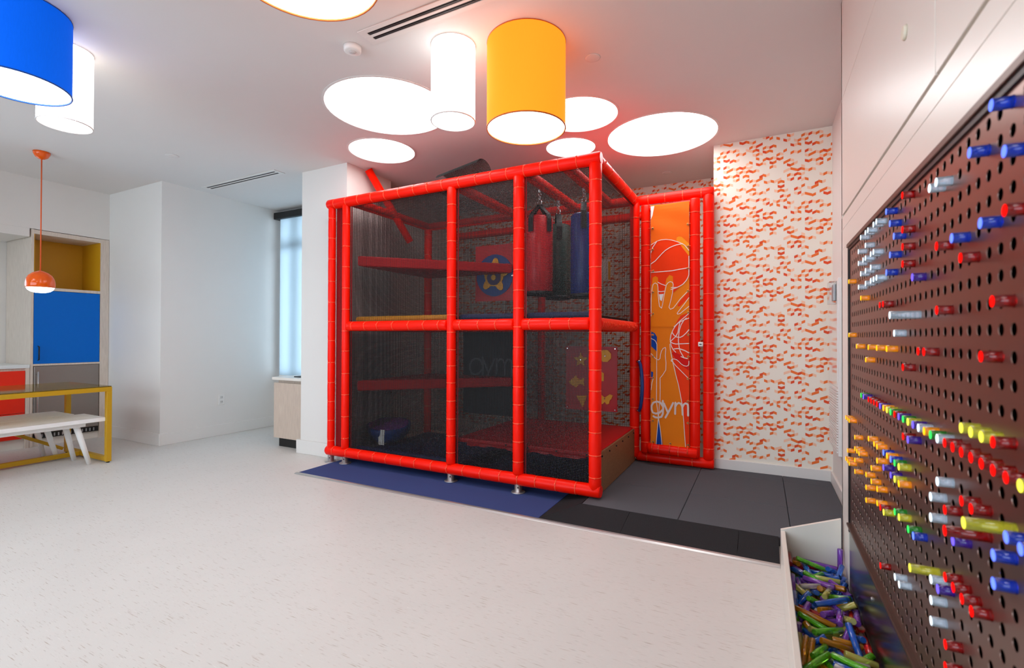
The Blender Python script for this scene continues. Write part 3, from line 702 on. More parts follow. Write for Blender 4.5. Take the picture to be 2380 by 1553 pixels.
# ribbons for printed line work
def ribbon(b, pts, w, y, m=0):
    for (x0, z0), (x1, z1) in zip(pts, pts[1:]):
        d = Vector((x1 - x0, 0, z1 - z0)); L = d.length
        if L < 1e-6: continue
        d /= L; n = Vector((-d.z, 0, d.x)) * (w / 2)
        a, c = Vector((x0, y, z0)), Vector((x1, y, z1))
        b.poly([a - n, c - n, c + n, a + n], m)
    for x, z in pts:
        b.poly([(x + w / 2 * math.cos(2 * PI * i / 10), y - .00005, z + w / 2 * math.sin(2 * PI * i / 10)) for i in range(10)], m)
BAN = {"shapes":[["O",[[-0.905,2.435],[-0.564,2.442],[-0.564,1.765],[-0.593,1.729],[-0.643,1.686],[-0.708,1.678],[-0.904,1.686]]],["R",[[-0.904,2.081],[-0.863,2.107],[-0.766,2.118],[-0.664,2.087],[-0.607,2.052],[-0.566,2.004],[-0.566,1.787],[-0.593,1.729],[-0.643,1.686],[-0.708,1.628],[-0.737,1.553],[-0.811,1.594],[-0.904,1.682]]],["Y",[[-0.679,2.108],[-0.675,2.13],[-0.657,2.137],[-0.632,2.13],[-0.566,2.064],[-0.566,1.952],[-0.636,2.047]]],["A",[[-0.903,1.324],[-0.903,1.706],[-0.892,1.721],[-0.888,1.778],[-0.863,1.79],[-0.84,1.776],[-0.837,1.672],[-0.831,1.622],[-0.79,1.62],[-0.765,1.76],[-0.737,1.793],[-0.708,1.78],[-0.706,1.719],[-0.709,1.643],[-0.737,1.553],[-0.704,1.556],[-0.664,1.604],[-0.6,1.665],[-0.564,1.742],[-0.564,1.322]]],["R",[[-0.668,1.513],[-0.643,1.558],[-0.578,1.631],[-0.566,1.623],[-0.566,1.585],[-0.643,1.509],[-0.661,1.504]]],["W",[[-0.831,1.622],[-0.79,1.624],[-0.806,1.559],[-0.822,1.57]]],["W",[[-0.907,2.435],[-0.871,2.437],[-0.888,2.351],[-0.904,2.314]]],["R",[[-0.661,1.377],[-0.643,1.422],[-0.566,1.451],[-0.566,1.322],[-0.668,1.322]]],["R",[[-0.656,1.4],[-0.565,1.399],[-0.569,0.261],[-0.595,0.254],[-0.614,0.528],[-0.645,0.742],[-0.687,0.949],[-0.713,1.078],[-0.728,1.183],[-0.714,1.296]]],["X",[[-0.718,1.082],[-0.699,1.096],[-0.641,1.071],[-0.569,1.024],[-0.569,0.929],[-0.645,0.983]]],["N",[[-0.899,1.28],[-0.868,1.266],[-0.848,1.231],[-0.848,1.096],[-0.899,1.144]]],["N",[[-0.901,0.912],[-0.882,0.908],[-0.885,0.861],[-0.9,0.835]]],["N",[[-0.834,0.495],[-0.796,0.251],[-0.859,0.249]]]],"lines":[[0.0055,[[-0.904,2.081],[-0.848,2.11],[-0.811,2.119],[-0.766,2.119],[-0.722,2.111],[-0.679,2.094],[-0.643,2.078],[-0.607,2.054],[-0.567,2.004]]],[0.006599999999999999,[[-0.904,2.008],[-0.886,2.057],[-0.848,2.11]]],[0.00715,[[-0.904,1.906],[-0.863,1.931],[-0.833,1.962],[-0.803,1.992],[-0.774,2.019],[-0.737,2.041],[-0.708,2.053],[-0.679,2.062],[-0.625,2.069]]],[0.00715,[[-0.904,1.827],[-0.84,1.827],[-0.774,1.829],[-0.715,1.83],[-0.664,1.838],[-0.621,1.843],[-0.575,1.849]]],[0.006599999999999999,[[-0.569,1.952],[-0.564,1.884],[-0.564,1.787],[-0.579,1.762],[-0.593,1.736],[-0.618,1.707],[-0.643,1.69],[-0.671,1.677],[-0.722,1.678]]],[0.006599999999999999,[[-0.84,1.733],[-0.811,1.715],[-0.774,1.7]]],[0.00715,[[-0.837,1.649],[-0.811,1.645],[-0.782,1.648]]],[0.006599999999999999,[[-0.724,1.661],[-0.7,1.667],[-0.67,1.677]]],[0.0055,[[-0.9,1.423],[-0.9,1.52],[-0.899,1.597],[-0.891,1.682],[-0.882,1.716],[-0.863,1.727],[-0.844,1.714],[-0.839,1.687],[-0.837,1.61],[-0.831,1.549],[-0.825,1.51],[-0.807,1.494],[-0.799,1.525],[-0.785,1.608],[-0.774,1.661],[-0.765,1.703],[-0.748,1.725],[-0.73,1.732],[-0.711,1.725],[-0.704,1.708],[-0.711,1.628],[-0.726,1.561],[-0.742,1.5],[-0.729,1.482],[-0.704,1.492],[-0.675,1.529],[-0.643,1.573],[-0.582,1.637]]],[0.0055,[[-0.566,1.581],[-0.614,1.519],[-0.643,1.482],[-0.671,1.445],[-0.666,1.436],[-0.646,1.441],[-0.564,1.503]]],[0.006599999999999999,[[-0.566,1.44],[-0.6,1.414],[-0.643,1.377],[-0.697,1.323]]],[0.006599999999999999,[[-0.569,1.399],[-0.614,1.382],[-0.66,1.358],[-0.687,1.328],[-0.706,1.296],[-0.724,1.251],[-0.731,1.207],[-0.722,1.15],[-0.706,1.118],[-0.683,1.093]]],[0.00715,[[-0.645,1.376],[-0.653,1.336],[-0.664,1.272],[-0.683,1.235],[-0.73,1.189]]],[0.00715,[[-0.592,1.399],[-0.614,1.38],[-0.637,1.34],[-0.651,1.296],[-0.659,1.239],[-0.66,1.191],[-0.654,1.143],[-0.645,1.103],[-0.614,1.047]]],[0.00715,[[-0.714,1.272],[-0.699,1.247],[-0.676,1.23],[-0.645,1.227],[-0.622,1.239],[-0.592,1.267],[-0.567,1.295]]],[0.00715,[[-0.73,1.187],[-0.706,1.173],[-0.683,1.167],[-0.622,1.17],[-0.567,1.173]]],[0.00825,[[-0.699,1.122],[-0.668,1.127],[-0.645,1.123],[-0.607,1.11],[-0.569,1.09]]],[0.007699999999999999,[[-0.637,1.055],[-0.614,1.045],[-0.584,1.038]]],[0.0055,[[-0.734,1.166],[-0.73,1.118],[-0.722,1.077],[-0.71,1.013],[-0.699,0.965],[-0.679,0.877],[-0.66,0.805],[-0.645,0.726],[-0.629,0.639],[-0.62,0.551],[-0.614,0.48],[-0.607,0.361],[-0.599,0.252]]],[0.0055,[[-0.706,1.005],[-0.722,1.014],[-0.718,1.027],[-0.699,1.033],[-0.675,1.026],[-0.656,1.01],[-0.637,0.989],[-0.614,0.974],[-0.592,0.97],[-0.576,0.976],[-0.569,0.993],[-0.569,1.016]]],[0.0055,[[-0.714,1.013],[-0.683,0.973],[-0.645,0.934],[-0.614,0.902],[-0.576,0.863]]],[0.0055,[[-0.9,1.216],[-0.876,1.206],[-0.86,1.192],[-0.848,1.165],[-0.848,1.092],[-0.85,1.026],[-0.85,0.911],[-0.851,0.78],[-0.852,0.649]]],[0.0055,[[-0.9,1.077],[-0.88,1.054],[-0.86,1.032],[-0.836,1.02],[-0.82,1.033],[-0.816,1.068],[-0.808,1.1],[-0.792,1.127],[-0.773,1.135],[-0.769,1.121],[-0.773,1.06],[-0.767,0.995],[-0.769,0.93],[-0.796,0.885],[-0.82,0.855],[-0.819,0.749],[-0.82,0.651],[-0.828,0.585]]],[0.0055,[[-0.9,0.743],[-0.892,0.811],[-0.882,0.843]]],[0.0055,[[-0.852,0.641],[-0.844,0.576],[-0.834,0.493],[-0.816,0.382],[-0.803,0.251]]],[0.0055,[[-0.822,0.643],[-0.828,0.577],[-0.834,0.493],[-0.844,0.38],[-0.854,0.249]]]],"text":[[[-0.796,0.599],[-0.816,0.631],[-0.848,0.639],[-0.88,0.627],[-0.896,0.597],[-0.897,0.564],[-0.884,0.536],[-0.856,0.528],[-0.824,0.538],[-0.802,0.562]],[[-0.796,0.648],[-0.792,0.588],[-0.795,0.53],[-0.808,0.501],[-0.84,0.492],[-0.864,0.494],[-0.878,0.503]],[[-0.786,0.625],[-0.77,0.589],[-0.754,0.551]],[[-0.705,0.635],[-0.733,0.575],[-0.772,0.498]],[[-0.685,0.639],[-0.687,0.587],[-0.688,0.537]],[[-0.686,0.603],[-0.675,0.626],[-0.656,0.639],[-0.637,0.632],[-0.626,0.607],[-0.623,0.535]],[[-0.624,0.603],[-0.614,0.628],[-0.598,0.639],[-0.58,0.632],[-0.572,0.607],[-0.574,0.531]]]}
# dark inner panel with the faint outlined word
dk = plate('dark_banner', [(-2.98, .38), (-2.20, .38), (-2.20, 1.28), (-2.98, 1.28)], YR - .02, .004, mat('black_banner_cloth', (20, 20, 22), .7), gym)
b = MB()
for s in BAN['text']:
    q = [(-2.90 + (x + .9) * 1.62, .86 + (z - .56) * 1.62) for x, z in s]
    ribbon(b, q, .02, YR - .0246)
b.build('printed_word', mat('grey_print', (86, 88, 92), .6), dk)

# ---------------------------------------------------------------- padded gate with the orange banner
gate = thing('banner_gate', 'narrow red padded gate holding an orange basketball banner lettered gym', 'gate', (-.74, 4.58, .15))
YG = 4.575
pad_tube('side_tube', (-.958, YG, .155), (-.958, YG, 2.46), gate, r=.044, spacing=.2, head=toCam)
pad_tube('side_tube', (-.527, YG, .155), (-.527, YG, 2.47), gate, r=.045, spacing=.21, head=toCam)
pad_tube('bottom_tube', (-.93, YG - .03, .205), (-.50, YG - .03, .195), gate, r=.047, spacing=.16, head=toCam)
pad_tube('top_tube', (-.93, YG, 2.425), (-.50, YG, 2.437), gate, r=.031, ties=False)
b = MB()
NX, NZ = 10, 60
def wob(x, z):
    return YG - .036 + .006 * math.sin(z * 7 + x * 20) * (.4 + .6 * max(0, (z - 1.8) / .6)) + .004 * math.sin(z * 31 + x * 9) * max(0, (z - 2.0) / .4)
for sd in (0, .003):
    k = len(b.v)
    for j in range(NZ + 1):
        for i in range(NX + 1):
            x = -.905 + .337 * i / NX; z = .235 + 2.21 * j / NZ
            b.v.append((x, wob(x, z) + sd, z))
    for j in range(NZ):
        for i in range(NX):
            q = [k + j * (NX + 1) + i, k + j * (NX + 1) + i + 1, k + (j + 1) * (NX + 1) + i + 1, k + (j + 1) * (NX + 1) + i]
            b.face(q if sd == 0 else q[::-1], 0, True)
ban = b.build('banner', mat('amber_banner_vinyl', (240, 128, 16), .5, spec=.12, var=.04, scale=9), gate)
PC = {'O': (246, 104, 22), 'A': (242, 130, 12), 'R': (244, 58, 8), 'Y': (248, 150, 30), 'W': (236, 230, 226), 'X': (218, 20, 14), 'N': (24, 66, 160)}
def draped(name, polys, m, off, parent):
    """printed colour fields and lines follow the folds of the banner"""
    bb = MB()
    for pts in polys:
        k = len(bb.v)
        bb.v += [(x, wob(x, z) - off, z) for x, z in pts]; bb.face(list(range(k, k + len(pts))))
    return bb.build(name, m, parent)
def dense_poly(pts, step=.03):
    """triangulate a field finely enough to follow the cloth"""
    out = []
    P2 = []
    for (x0, z0), (x1, z1) in zip(pts, pts[1:] + pts[:1]):
        n = max(1, int(math.hypot(x1 - x0, z1 - z0) / step))
        P2 += [(x0 + (x1 - x0) * i / n, z0 + (z1 - z0) * i / n) for i in range(n)]
    n = len(P2); V = [Vector(p) for p in P2]; E = [(i, (i + 1) % n) for i in range(n)]
    xs = [p[0] for p in P2]; zs = [p[1] for p in P2]
    x = min(xs)
    while x < max(xs):
        z = min(zs)
        while z < max(zs):
            V.append(Vector((x + .003, z + .004))); z += step
        x += step
    vs, es, fs, *_ = delaunay_2d_cdt(V, E, [], 0, 1e-5)
    def inside(p):
        c = False
        for (xa, za), (xb, zb) in zip(P2, P2[1:] + P2[:1]):
            if (za > p[1]) != (zb > p[1]) and p[0] < (xb - xa) * (p[1] - za) / (zb - za) + xa: c = not c
        return c
    for f in fs:
        c = ((vs[f[0]] + vs[f[1]] + vs[f[2]]) / 3)
        if inside(c): out.append([(vs[i].x, vs[i].y) for i in f])
    return out
for i, (c, pts) in enumerate(BAN['shapes']):
    pts = [(min(max(x, -.904), -.569), z) for x, z in pts]
    draped('printed_field', dense_poly(pts), mat('banner_print_' + {'O': 'orange', 'A': 'amber', 'R': 'orange_red', 'Y': 'yellow', 'W': 'white', 'X': 'red', 'N': 'blue'}[c], PC[c], .5, spec=.12, var=.03), .0024 + .0003 * i, ban)
def line_polys(pts, w):
    out = []
    for (x0, z0), (x1, z1) in zip(pts, pts[1:]):
        L = math.hypot(x1 - x0, z1 - z0); n = max(1, int(L / .03))
        if L < 1e-6: continue
        nx, nz = -(z1 - z0) / L * w / 2, (x1 - x0) / L * w / 2
        for i in range(n):
            a, c = i / n, (i + 1) / n
            xa, za, xb, zb = x0 + (x1 - x0) * a, z0 + (z1 - z0) * a, x0 + (x1 - x0) * c, z0 + (z1 - z0) * c
            out.append([(xa - nx, za - nz), (xb - nx, zb - nz), (xb + nx, zb + nz), (xa + nx, za + nz)])
    for x, z in pts: out.append([(x + w / 2 * math.cos(2 * PI * i / 8), z + w / 2 * math.sin(2 * PI * i / 8)) for i in range(8)])
    return out
lp = []
for w, pts in BAN['lines']: draped('printed_outline', line_polys([(min(max(x, -.902), -.571), z) for x, z in pts], w), mat('banner_print_line', (240, 222, 212), .45), .0068, ban)

tp = []
for s in BAN['text']: tp += line_polys([(min(max(x, -.895), -.577), z) for x, z in s], .0165)
draped('printed_word', tp, mat('banner_print_word', (226, 206, 196), .45), .0074, ban)
EYE = [[-0.886,2.231],[-0.887,2.036],[-0.883,1.838],[-0.885,1.643],[-0.883,1.444],[-0.58,2.238],[-0.577,2.041],[-0.58,1.844],[-0.578,1.643],[-0.576,1.449],[-0.883,1.249],[-0.883,1.052],[-0.883,0.855],[-0.885,0.659],[-0.886,0.46],[-0.883,0.265],[-0.576,1.25],[-0.576,1.055],[-0.579,0.858],[-0.579,0.658],[-0.579,0.465],[-0.731,0.265],[-0.579,0.268]]
M_BRASS = mat('brass_eyelet', (190, 160, 90), .3, metal=.9)
for x, z in EYE:
    b = MB(); y = wob(x, z) - .009
    n = 14; k = len(b.v)
    for rr, yy in ((.010, y + .004), (.010, y), (.0055, y - .001), (.0045, y + .003)):
        for i in range(n): b.v.append((x + rr * math.cos(2 * PI * i / n), yy, z + rr * math.sin(2 * PI * i / n)))
    for q in range(3):
        for i in range(n):
            j = (i + 1) % n; b.face([k + q * n + i, k + q * n + j, k + (q + 1) * n + j, k + (q + 1) * n + i], 0, True)
    b.face([k + 3 * n + i for i in range(n)], 1)
    b.build('eyelet', [M_BRASS, M_BLACK], ban)
    sx = -.958 if x < -.8 else -.527
    if .3 < z < 2.4 and abs(x + .73) > .05:
        b = MB(); b.tube([(x, y - .002, z), (x + (.02 if sx > x else -.02), y - .006, z + .002), (sx + (.03 if x > sx else -.03), YG - .048, z)], .003, 8); b.build('lacing_tie', M_TIE, gate)
for x in (-.886, -.731, -.579):
    b = MB(); b.tube([(x, wob(x, .27) - .012, .262), (x, YG - .082, .225), (x, YG - .078, .19)], .004, 8); b.build('lacing_tie', M_TIE, gate)
lt = thing('gate_latch', 'small white plastic latch between the gate and the right red post', 'latch', (-.47, 4.53, 1.167))
bx('latch_body', -.492, -.452, 4.512, 4.545, 1.147, 1.187, M_WHITEP, lt, bev=.004)
bx('latch_slot', -.482, -.462, 4.509, 4.513, 1.163, 1.171, M_BLACK, lt)

# ---------------------------------------------------------------- punch bags
def bag(label, x, y, z0, z1, r, m, straps, name='punching_bag'):
    t = thing(name, label, 'punching bag', (x, y, z0), 'punch bags hung inside the play structure')
    b = MB(); b.lathe((x, y, z0), [(0, 0), (r - .012, .002), (r, .014), (r * 1.01, (z1 - z0) * .35), (r, z1 - z0 - .018), (r - .014, z1 - z0), (0, z1 - z0 + .002)], 28)
    b.build('bag_body', m, t)
    b = MB(); b.lathe((x, y, z0), [(r + .002, -.004), (r + .003, .03), (r - .004, .031)], 28); b.build('bottom_band', M_BLACK, t)
    top = 2.40
    for an in straps:
        d = Vector((math.cos(an), math.sin(an), 0))
        n = Vector((-math.sin(an), math.cos(an), 0)) * .024
        b = MB()
        prof = [Vector((x, y, z1 + .11)), Vector((x, y, z1 + .01)) + d * (r - .005), Vector((x, y, z1 - .03)) + d * (r + .006), Vector((x, y, z1 - .14)) + d * (r + .006)]
        k = len(b.v)
        for p in prof: b.v += [tuple(p - n), tuple(p + n), tuple(p - n + d * .004), tuple(p + n + d * .004)]
        for i in range(3):
            a, c = k + 4 * i, k + 4 * i + 4
            for q in ((a, c, c + 1, a + 1), (a + 2, a + 3, c + 3, c + 2), (a, a + 2, c + 2, c), (a + 1, c + 1, c + 3, a + 3)): b.face(list(q))
        b.build('strap', M_BLACK, t)
    def link_(c, ax, R, e=1.0):
        b = MB(); n = 14; pts = []
        for i in range(n + 1):
            a = 2 * PI * i / n; pts.append(Vector(c) + Vector(ax) * (R * math.cos(a)) + Vector((0, 0, 1)) * (R * e * math.sin(a)))
        b.tube(pts, .0035, 8, 0, False); return b
    z = z1 + .125
    link_((x, y, z), (.9, -.4, 0), .026, 1).build('ring', M_CHROME, t)
    z += .045
    k = 0
    while z < ZT - .05:
        link_((x, y, z), (.7, .7, 0) if k % 2 else (.9, -.4, 0), .0105, 1.5).build('chain_link', M_CHROME, t); z += .026; k += 1
    bx('swivel', x - .012, x + .012, y - .012, y + .012, ZT - .06, ZT - .03, M_STEEL, t, bev=.003)
bag('red punch bag with two black straps, left of the three bags', -1.690, 3.78, 1.585, 2.255, .113, mat('red_bag_vinyl', (212, 22, 34), .35, var=.03), (-.42, -1.82, 1.3, 2.8))
bag('dark green punch bag hanging behind the red and blue bags', -1.655, 4.12, 1.575, 2.25, .113, mat('green_bag_vinyl', (46, 66, 58), .4, var=.03), (-1.1, 2.1))
bag('navy blue punch bag hanging beside the front corner post', -1.333, 3.90, 1.56, 2.265, .113, mat('navy_bag_vinyl', (28, 46, 116), .35, var=.03), (-1.25, 1.9))

# ---------------------------------------------------------------- loose things in and on the frame
ft = thing('foam_tube', 'loose red foam tube sticking up through the top net by the column', 'foam tube', (-3.45, 3.9, 2.3))
p0, p1 = Vector((-3.60, 3.72, 2.95)), Vector((-3.41, 4.16, 2.265))
b = MB(); n = 20
d = (p1 - p0).normalized(); u = d.orthogonal().normalized(); w = d.cross(u)
rs = [b.ring(p0, u, w, .040, n), b.ring(p1, u, w, .040, n), b.ring(p1, u, w, .028, n), b.ring(p0 + d * .004, u, w, .028, n)]
for a, c in zip(rs, rs[1:] + rs[:1]):
    for i in range(n):
        j = (i + 1) % n; b.face([a + i, a + j, c + j, c + i], 0, True)
o = b.build('foam_sleeve', M_RED, ft); fixn(o.data)
nr = thing('net_roll', 'rolled up length of black netting lying on the top of the frame', 'netting', (-2.2, 3.6, 2.57))
b = MB()
p0, p1 = Vector((-2.14, 3.60, 2.68)), Vector((-2.62, 3.66, 2.63))
d = (p1 - p0).normalized(); L = (p1 - p0).length; u = Vector((0, 1, 0)); w = d.cross(u).normalized(); u = w.cross(d)
R = .095
NA = 46
for i in range(NA):
    a = -.35 * PI + 1.7 * PI * i / NA
    c = p0 + u * (R * math.sin(a) * 1.1) + w * (-R * math.cos(a))
    b.tube([c, c + d * L], .0022, 4, 0, True, False)
for i in range(int(L / .0118)):
    pts = [p0 + d * (i * .0118) + u * (R * math.sin(-.35 * PI + 1.7 * PI * q / 24) * 1.1) + w * (-R * math.cos(-.35 * PI + 1.7 * PI * q / 24)) for q in range(25)]
    b.tube(pts, .0022, 4, 0, False, False)
b.build('net_strands', M_NET, nr, 'stuff')
hm = thing('rocking_bowl', 'blue half dome rocking bowl with purple seat inside the play structure', 'toy', (-3.47, 3.93, .115))
for nm_, prof, mm in (('bowl', [(0, -.19), (.08, -.182), (.15, -.155), (.20, -.105), (.225, -.04), (.23, 0), (.215, .005), (.2, 0)], mat('blue_moulded_plastic', (24, 60, 140), .35, var=.02)),
                      ('seat', [(0, -.02), (.1, -.012), (.17, -.004), (.205, .002)], mat('purple_moulded_plastic', (150, 72, 176), .4, var=.03))):
    b = MB(); b.lathe((0, 0, 0), prof, 36)
    ro = Matrix.Rotation(.16, 4, Vector((.87, .49, 0)))
    b.v = [tuple(ro @ Vector(v) + Vector((-3.47, 3.90, .312))) for v in b.v]
    b.build(nm_, mm, hm)
pg = MB()
pts = [(-3.155, .222), (-3.09, .222), (-3.083, .30), (-3.085, .362), (-3.135, .365), (-3.14, .31), (-3.16, .29)]
pg.prism([(x, YF + .024 + .004 * math.sin(z * 40), z) for x, z in pts], (0, .0012, 0)); o = pg.build('paper_sheet', mat('white_paper', (236, 232, 226), .6)); fixn(o.data)
set_props(o, 'torn white paper sheet stuck behind the lower net by the blue bowl', 'paper')

# ---------------------------------------------------------------- ceiling fittings
M_TRIM = mat('white_trim_ring', (226, 222, 218), .5, var=.01)
disc_names = ['largest round recessed ceiling light, left of the white drum lamp', 'small round recessed ceiling light above the upright red foam tube',
              'round recessed ceiling light half hidden behind the orange drum lamp', 'smallest round recessed ceiling light, just above the front top rail',
              'large oval looking recessed ceiling light nearest the wallpapered wall', 'added unseen fill light over the open floor by the added near windows', 'added unseen fill light over the near end of the mustard table',
              'added unseen fill light over the near end of the peg wall', 'added unseen fill light in the near kitchen corner']
for (x, y, r), lb in zip(DISCS, disc_names):
    t = thing('recessed_light', lb, 'ceiling light', (x, y, ZC), 'round recessed ceiling lights')
    b = MB(); n = 48
    prof = [(r + .018, ZC - .0005), (r + .018, ZC - .003), (r + .002, ZC - .005), (r - .001, ZC), (r - .001, ZC + .03)]
    for (ra, za), (rb_, zb) in zip(prof, prof[1:]):
        k = len(b.v)
        for i in range(n):
            a = 2 * PI * i / n; b.v.append((x + ra * math.cos(a), y + ra * math.sin(a), za))
        for i in range(n):
            a = 2 * PI * i / n; b.v.append((x + rb_ * math.cos(a), y + rb_ * math.sin(a), zb))
        for i in range(n):
            j = (i + 1) % n; b.face([k + i, k + n + i, k + n + j, k + j], 0, True)
    b.build('trim_ring', M_TRIM, t)
    b = MB(); b.poly([(x + r * math.cos(-2 * PI * i / n), y + r * math.sin(-2 * PI * i / n), ZC + .02) for i in range(n)])
    b.build('diffuser', M_LIGHT, t)
def fabric(name, rgb, e_rgb, e):
    return mat(name, rgb, .8, spec=.1, var=.10, scale=70, stretch=(3, 3, .5), emit=e_rgb, estr=e)
def drum(label, x, y, r, z0, shade_m, rim_m, name='drum_lamp', cat='lamp'):
    t = thing(name, label, cat, (x, y, ZC), 'cylindrical fabric ceiling lamps')
    n = 48; b = MB()
    for (ra, za), (rb_, zb) in (((r, ZC - .001), (r, z0)), ((r, z0), (r - .004, z0)), ((r - .004, z0), (r - .004, ZC - .001))):
        k = len(b.v)
        for q, zz in ((ra, za), (rb_, zb)):
            for i in range(n):
                a = 2 * PI * i / n; b.v.append((x + q * math.cos(a), y + q * math.sin(a), zz))
        for i in range(n):
            j = (i + 1) % n; b.face([k + i, k + n + i, k + n + j, k + j], 0, True)
    b.build('shade', shade_m, t)
    b = MB(); pts = []
    for i in range(49):
        a = 2 * PI * i / 48; pts.append((x + (r - .001) * math.cos(a), y + (r - .001) * math.sin(a), z0 + .001))
    b.tube(pts, .0042, 8, 0, False); b.build('rim', rim_m, t)
    b = MB(); b.tube([(q[0], q[1], ZC - .004) for q in pts], .003, 6, 0, False); b.build('top_rim', rim_m, t)
    b = MB(); b.poly([(x + (r - .005) * math.cos(-2 * PI * i / n), y + (r - .005) * math.sin(-2 * PI * i / n), z0 + .006) for i in range(n)])
    b.build('diffuser', M_LIGHT, t)
    return t
M_SW = fabric('white_shade_fabric', (240, 238, 236), (255, 252, 248), 2.2)
M_SO = fabric('orange_shade_fabric', (226, 104, 20), (255, 122, 26), 1.35)
M_SB = fabric('blue_shade_fabric', (10, 84, 200), (0, 84, 206), .62)
drum('white drum ceiling lamp, slim, beside the orange drum lamp', -1.632, 2.382, .131, 2.508, M_SW, mat('grey_white_rim', (214, 206, 202), .5))
drum('orange drum ceiling lamp hanging in front of the play structure', -1.236, 2.563, .2325, 2.455, M_SO, mat('burnt_orange_rim', (196, 92, 16), .5))
drum('large blue drum ceiling lamp in the top left corner', -3.52, 1.05, .2245, 2.55, M_SB, mat('deep_blue_rim', (14, 74, 158), .5))
drum('white drum ceiling lamp half hidden behind the blue drum lamp', -3.757, 1.342, .1295, 2.505, M_SW, mat('grey_white_rim', (214, 206, 202), .5))
drum('orange rimmed drum ceiling lamp cut off by the top of the photo', -1.66, 1.34, .305, 2.71, M_SO, mat('burnt_orange_rim', (196, 92, 16), .5))

def vent(label, x0, x1, y0, y1):
    t = thing('linear_vent', label, 'air vent', ((x0 + x1) / 2, (y0 + y1) / 2, ZC), 'slot air vents in the ceiling')
    w = y1 - y0
    s = [(y0 + w * .24, y0 + w * .43), (y0 + w * .57, y0 + w * .76)]
    b = MB()
    e = .045
    for a, c in ((y0, s[0][0]), (s[0][1], s[1][0]), (s[1][1], y1)): b.box(x0, x1, a, c, ZC - .006, ZC - .0005, 0, .0015)
    b.box(x0, x0 + e, y0 + .002, y1 - .002, ZC - .0055, ZC - .0005); b.box(x1 - e, x1, y0 + .002, y1 - .002, ZC - .0055, ZC - .0005)
    b.build('frame', M_TRIM, t)
    for a, c in s:
        o = bx('slot', x0 + e, x1 - e, a, c, ZC - .0022, ZC - .0006, M_BLACK, t)
        bx('blade', x0 + e, x1 - e, (a + c) / 2 - .0012, (a + c) / 2 + .0012, ZC - .0055, ZC - .0022, mat('dark_grey_blade', (74, 74, 76), .5), t)
vent('long white ceiling vent with two black slots near the white drum lamp', -2.046, -.70, 2.02, 2.152)
vent('white ceiling vent with two black slots in the left alcove', -5.79, -4.50, 3.30, 3.43)
t = thing('motion_sensor', 'round white motion sensor on the ceiling beside the long vent', 'sensor', (-2.18, 2.12, ZC))
b = MB(); b.lathe((-2.178, 2.115, ZC), [(0, -.032), (.042, -.032), (.05, -.027), (.052, -.001)], 32); b.build('housing', M_WHITEP, t)
b = MB(); b.lathe((-2.178, 2.115, ZC - .032), [(0, -.009), (.012, -.008), (.019, -.004), (.021, 0.0)], 20); b.build('lens', mat('grey_lens', (196, 194, 192), .25), t)
for lb, x, y, r in (('round flush white ceiling cover right of the orange drum lamp', -.928, 2.879, .045), ('small round ceiling cover above the back of the banner gate', -.878, 5.25, .05),
                    ('small round ceiling cover beyond the orange pendant lamp', -5.04, 2.603, .055)):
    b = MB(); b.lathe((x, y, ZC), [(0, -.006), (r - .006, -.006), (r, -.004), (r + .002, -.0006)], 32); o = b.build('ceiling_cover', M_CEIL)
    set_props(o, lb, 'ceiling cover')

# ---------------------------------------------------------------- peg wall
XU = .372
unit = thing('peg_wall', 'built in light peg wall with brown perforated metal board in white panelling', 'peg board', (.5, 1.4, 0))
YE, YS = 3.0, -1.0
bx('end_panel', XU, XR - .001, YE - .02, YE, 0, ZC - .001, M_LAM, unit)
bx('backing', XU + .01, XU + .03, YS, YE - .021, 1.70, ZC - .001, M_LAMGAP, unit)
for y0, y1 in ((YS, 1.484), (1.490, YE)):
    bx('upper_panel', XU, XU + .0095, y0, y1 if y1 == YE else y1, 1.854, 2.450, M_LAM, unit, bev=.001)
bx('upper_panel', XU, XU + .0095, YS, YE, 2.4535, ZC - .001, M_LAM, unit, bev=.001)
bx('rail_panel', XU, XU + .0095, YS, YE, 1.7785, 1.841, M_LAM, unit, bev=.001)
bx('border_panel', XU, XU + .012, YS, YE, 1.676, 1.777, M_LAM, unit, bev=.001)
bx('stile', XU, XU + .03, 2.795, YE, 0, 1.6755, M_LAM, unit, bev=.001)
M_BRONZE = mat('satin_bronze_metal', (136, 108, 98), .34, metal=.85, var=.05, scale=50, stretch=(1, 1, 8))
M_BRONZED = mat('dark_bronze_trim', (96, 78, 70), .4, metal=.6, var=.05)
M_GREYM = mat('smoky_steel_sheet', (112, 106, 100), .2, metal=.9, var=.04, scale=5)
PY, PZ = .0485, .0478
y_lo, y_hi, z_lo, z_hi = -.92, 2.772, .347, 1.655
